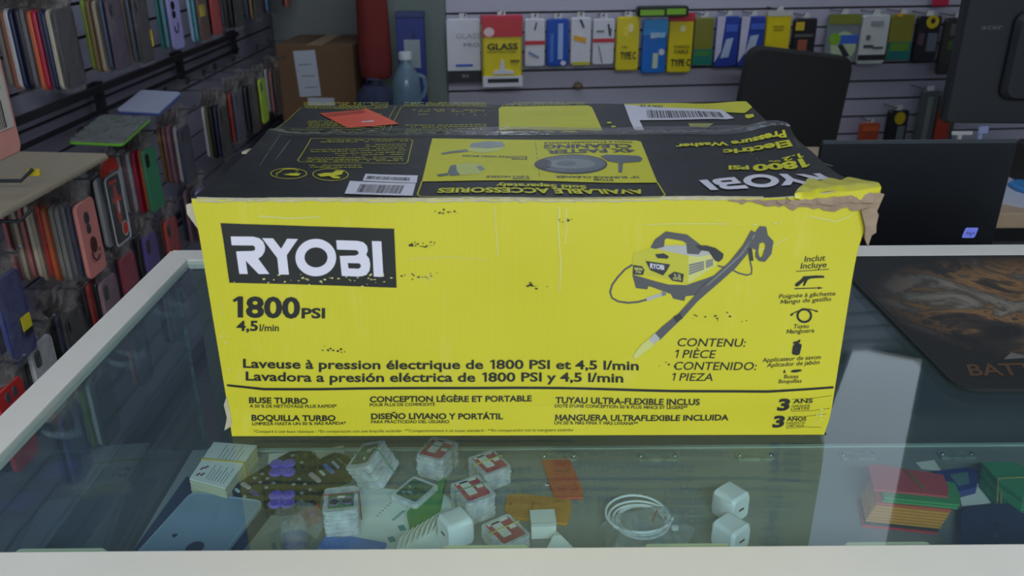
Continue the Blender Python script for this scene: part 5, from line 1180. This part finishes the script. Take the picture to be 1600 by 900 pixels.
b = MB(); b.loft([[(x*sx, y*sx*.35+.003*sin(x*70), z) for x, y in ell(0, 0, .060, .10, 28)] for z, sx in ((0, .78), (.012, .96), (.06, 1.02), (.16, 1.0), (.26, .96), (.34, .86), (.38, .62), (.392, .3))]); b.build('bag_body', RDM, t, True)
b = MB(); b.tube([(-.02, 0, .385), (-.015, 0, .46), (.012, .02, .50), (.018, 0, .45), (.022, 0, .385)], .005, 8); b.build('strap', RDM, t, True); b = MB(); b.tube([(0, .16, .49), (0, .0, .49), (0, -.006, .50)], .004, 6); o = b.build('coat_hook', SCREW); o.location = (-.488, 3.205, .872); tag(o, 'metal hook on the column holding the red bag', 'hook')
t = thing('navy_bag', 'crumpled navy bag resting on the cabinet, under the red bag', 'bag', (-.485, 3.12, .62)); rg = random.Random(8)
b = MB(); b.loft([[(x*s_*(1+.10*sin(6*k+z*40)), y*s_*(1+.08*sin(5*k)), z) for k, (x, y) in enumerate(ell(0, 0, .088, .075, 22))] for z, s_ in ((0, .92), (.02, 1), (.12, 1.0), (.20, .86), (.238, .5), (.245, .2))]); b.build('bag_body', mat('navy_fabric', (30, 36, 62), .8, var=.2, vscale=20, bump=.5, bscale=30), t, True)
b = MB(); b.tube([(-.03, 0, .235), (-.02, -.02, .265), (.02, -.02, .262), (.035, 0, .232)], .006, 8); b.build('handle', C((30, 36, 66), .8), t, True)
t = thing('brown_carton', 'brown cardboard carton with white papers taped on it, left of the red bag', 'cardboard box', (-.735, 3.52, .30), radians(-3))
MB().soft(rr(.30, .34, .004), 0, .675, .003).build('box_body', mat('brown_board', (104, 76, 50), .85, var=.12, vscale=12, bump=.2, bscale=60), t)
MB().box((0, 0, .6755), (.06, .341, .001)).build('packing_tape', C((160, 128, 90), .3), t)
for x0, z0_, w_, h_, tl in ((-.035, .480, .085, .175, -3), (.010, .405, .105, .07, 0)):
    o = MB().box((0, 0, 0), (w_, .0012, h_)).build('paper_label', C((168, 172, 178), .7), t); o.location = (x0, -.1708-.0012*(tl == 0), z0_+h_/2); o.rotation_euler = (0, radians(tl), 0)
    b = MB()
    for k in range(3 if tl else 2): b.box((random.uniform(-.01, .01), -.0009, -h_*.3+k*h_*.25), (w_*.6, .0005, .004))
    q_ = b.build('print', C((110, 116, 122), .7), o)
t = thing('cardboard_stand', 'dark stool supporting the brown carton', 'stool', (-.735, 3.52, 0)); MB().soft(rr(.32, .34, .01), .27, .30, .003).build('seat', C((60, 54, 50), .6), t)
for a in (-1, 1):
    for e in (-1, 1): MB().box((a*.13, e*.14, .135), (.03, .03, .27)).build('leg', C((60, 54, 50), .6), t)

# ------------------------------------------------------------------ chair
BK = mat('chair_black_fabric', (26, 26, 25), .75, bump=.3, bscale=300, stretch=(1, 1, 4)); BP = C((22, 22, 23), .5)
t = thing('office_chair', 'black office chair with ribbed backrest, standing behind the showcase', 'chair', (.955, 2.62, 0), radians(182))
def back(s, q_): pass
b = MB(); T = lambda a, b_, c: (a, -.30+c-.10*(b_-.55)+.03*cos(a*6), b_)
b.soft(rr(.375, .56, .05, 6, cy=.725), -.02, .022, .012, T=T); bk = b.build('backrest', BK, t, True); bk.rotation_euler = (0, radians(-7), 0); bk.location = (.07, 0, 0)
b = MB()
for k in range(6): 
    z = .54+k*.075; b.tube([(-.165+.33*i/12, -.30-.10*(z-.55)+.03*cos((-.165+.33*i/12)*6)+sd*.022, z) for i in range(13) for sd in (-1,)], .005, 6)
b.build('rib', BK, bk, True)
MB().soft(rr(.47, .46, .08, 6), .44, .51, .02).build('seat', BK, t, True)
MB().tube([(0, -.14, .43), (0, -.30, .46), (0, -.325, .62)], .02, 8).build('back_bracket', BP, t, True)
MB().lathe([(.025, .10), (.025, .42), (.0001, .44)], 14).build('gas_post', BP, t, True)
for s in (-1, 1): MB().tube([(s*.24, .05, .46), (s*.28, .05, .52), (s*.28, .04, .66), (s*.275, -.14, .67), (s*.26, -.18, .63)], .016, 8).build('armrest', BP, t, True)
b = MB()
for k in range(5): a = 2*pi*k/5; b.tube([(0, 0, .12), (.15*cos(a), .15*sin(a), .10), (.29*cos(a), .29*sin(a), .07)], [.03, .024, .016], 8)
b.build('star_base', BP, t, True)
for k in range(5): a = 2*pi*k/5; o = MB().tube([(-.014, 0, .028), (.014, 0, .028)], .028, 14).build('caster', BP, t, True); o.location = (.29*cos(a), .29*sin(a), 0); o.rotation_euler = (0, 0, a+.6)

# ------------------------------------------------------------------ desk, laptop, monitor, papers at the right
DESK = C((30, 29, 30), .5); TAN = C((170, 146, 116), .55)
t = thing('desk', 'black desk with tan edged top behind the showcase at the right', 'desk', (1.20, 2.09, 0))
MB().soft(rr(1.30, .62, .02, cx=.02), .765, .80, .003).build('desk_top', TAN, t)
for a, e in ((-.58, -.26), (.62, -.26), (-.58, .26), (.62, .26)): MB().box((a, e, .3825), (.05, .05, .765)).build('leg', DESK, t)
MB().box((.02, .24, .50), (1.2, .018, .45)).build('modesty_panel', DESK, t)
t = thing('laptop_stand', 'black side table carrying the laptop close behind the showcase', 'side table', (.76, 1.50, 0))
MB().soft(rr(.66, .34, .01), .755, .775, .002).build('table_top', DESK, t)
for a in (-1, 1):
    for e in (-1, 1): MB().box((a*.28, e*.13, .3775), (.03, .03, .755)).build('leg', DESK, t)
MB().box((0, .0, .25), (.56, .26, .02)).build('lower_shelf', DESK, t)
LID = mat('laptop_black', (20, 22, 26), .38, var=.15, vscale=14)
t = thing('laptop', 'open black laptop seen from behind with a lit blue badge in the lid corner', 'laptop', (.735, 1.50, .776), 0)
MB().soft(rr(.352, .235, .01, 4, cy=.12), 0, .018, .003).build('keyboard_base', LID, t)
b = MB(); T = lambda a, b_, c: (a, .005+c-.02*b_-.012, .018+b_)
b.soft(rr(.352, .246, .012, 4, cy=.123), -.004, .006, .002, T=lambda a, b_, c: (a, -.002-b_*.03+c, .012+b_)); ld = b.build('lid', LID, t)
MB().soft(rr(.348, .006, .002, cy=.2445), -.0055, .0, .001, T=lambda a, b_, c: (a, -.002-b_*.03+c, .012+b_)).build('lid_edge', C((60, 66, 70), .35), ld)
b = MB(); b.prism([(x+.18*y, y) for x, y in rr(.024, .020, .003)], -.0049, -.0041, 0, T=lambda a, b_, c: (.128+a, -.002-(b_+.070)*.03+c, .082+b_)); bd = b.build('badge', mat('badge_blue', (120, 132, 230), .4, emit=.25), ld)
v, f, _ = text2d('hp', .0, .2); MB().add([(.128-.008+.016*x, -.0054-.002-(.070)*.03, .0785+.007*y) for x, y in v], f).build('badge_lettering', C((40, 48, 120), .4), bd, fix=False)
t = thing('monitor', 'large black desktop monitor seen from behind at the top right corner', 'monitor', (1.44, 2.22, .80), radians(-4))
b = MB(); b.soft(rr(.58, .37, .012, 4, cy=.29), -.022, .022, .008, T=lambda a, b_, c: (a, c, b_)); b.soft(rr(.34, .22, .03, 4, cy=.28), -.05, -.018, .012, T=lambda a, b_, c: (a, c, b_)); b.build('back_shell', C((30, 33, 37), .55), t)
MB().box((0, .024, .29), (.55, .004, .33)).build('screen', C((14, 14, 16), .2), t)
MB().soft(rr(.06, .28, .01, cy=.14), -.04, -.018, .004, T=lambda a, b_, c: (a, c, b_)).build('stand_neck', C((26, 26, 28), .5), t); MB().soft(rr(.24, .18, .03), 0, .014, .004).build('stand_foot', C((26, 26, 28), .5), t)
v, f, _ = text2d('acer', .01); pA = onplane(1533, 46, Vector((1.44, 2.22, 0))+Vector((sin(radians(-4)), -cos(radians(-4)), 0))*.0222, Vector((sin(radians(-4)), -cos(radians(-4)), 0)))
Mi = (Matrix.Translation(t.location) @ Matrix.Rotation(radians(-4), 4, 'Z')).inverted(); l0 = Mi @ pA
MB().add([(l0.x+.052*x, -.0226, l0.z+.013*y) for x, y in v], f).build('lettering', C((92, 94, 98), .4), t, fix=False)
def dsk(u, v, z): return onz(u, v, z)
P = [dsk(u, v, .8012) for u, v in ((1553, 268), (1660, 272), (1660, 330), (1600, 325), (1534, 311))]; c = sum(P, Vector())/5
b = MB(); b.prism([(p.x-c.x, p.y-c.y) for p in P], 0, .004); o = b.build('paper_pile', C((176, 178, 188), .7)); o.location = (c.x, c.y, .8003); tag(o, 'white papers lying on the desk corner right of the laptop', 'papers')
P = [dsk(u, v, .806) for u, v in ((1574, 290), (1588, 286), (1620, 290), (1625, 306), (1600, 302), (1585, 297))]; c = sum(P, Vector())/6
b = MB(); b.soft([(p.x-c.x, p.y-c.y) for p in P], 0, .012, .003); o = b.build('blue_cloth', C((50, 120, 176), .6)); o.location = (c.x, c.y, .8046); tag(o, 'bright blue folded cloth lying on the white papers', 'cloth')
t = thing('desk_speaker', 'black desktop speaker on the desk, at the right edge', 'speaker', (1.30, 2.02, .8003)); MB().soft(rr(.09, .09, .012), 0, .10, .006).build('cabinet', C((24, 24, 25), .5), t); MB().tube([(0, -.046, .06), (0, -.044, .06)], .032, 20).build('cone', C((40, 40, 42), .5), t)
for u0, u1, v0, v1, l, m in ((1486, 1521, 205, 211, 'thin white sticker strip on the monitor shelf behind the laptop', (180, 178, 174)), (1526, 1546, 197, 209, 'pale blue price card behind the laptop', (140, 148, 186))):
    p = ony((u0+u1)/2, v1, 2.13); q_ = ony(u1, v0, 2.13); b = MB(); b.soft(rr((q_.x-p.x)*2, q_.z-p.z, .002), 0, .004, .001, T=lambda a, b_, c: (a, c, b_+(q_.z-p.z)/2)); MB_ = b
    b.box((0, .012, -(p.z-.8004)/2+.001), (.008, .008, p.z-.8004)); o = b.build('price_card', C(m, .6)); o.location = p; tag(o, l, 'price card')
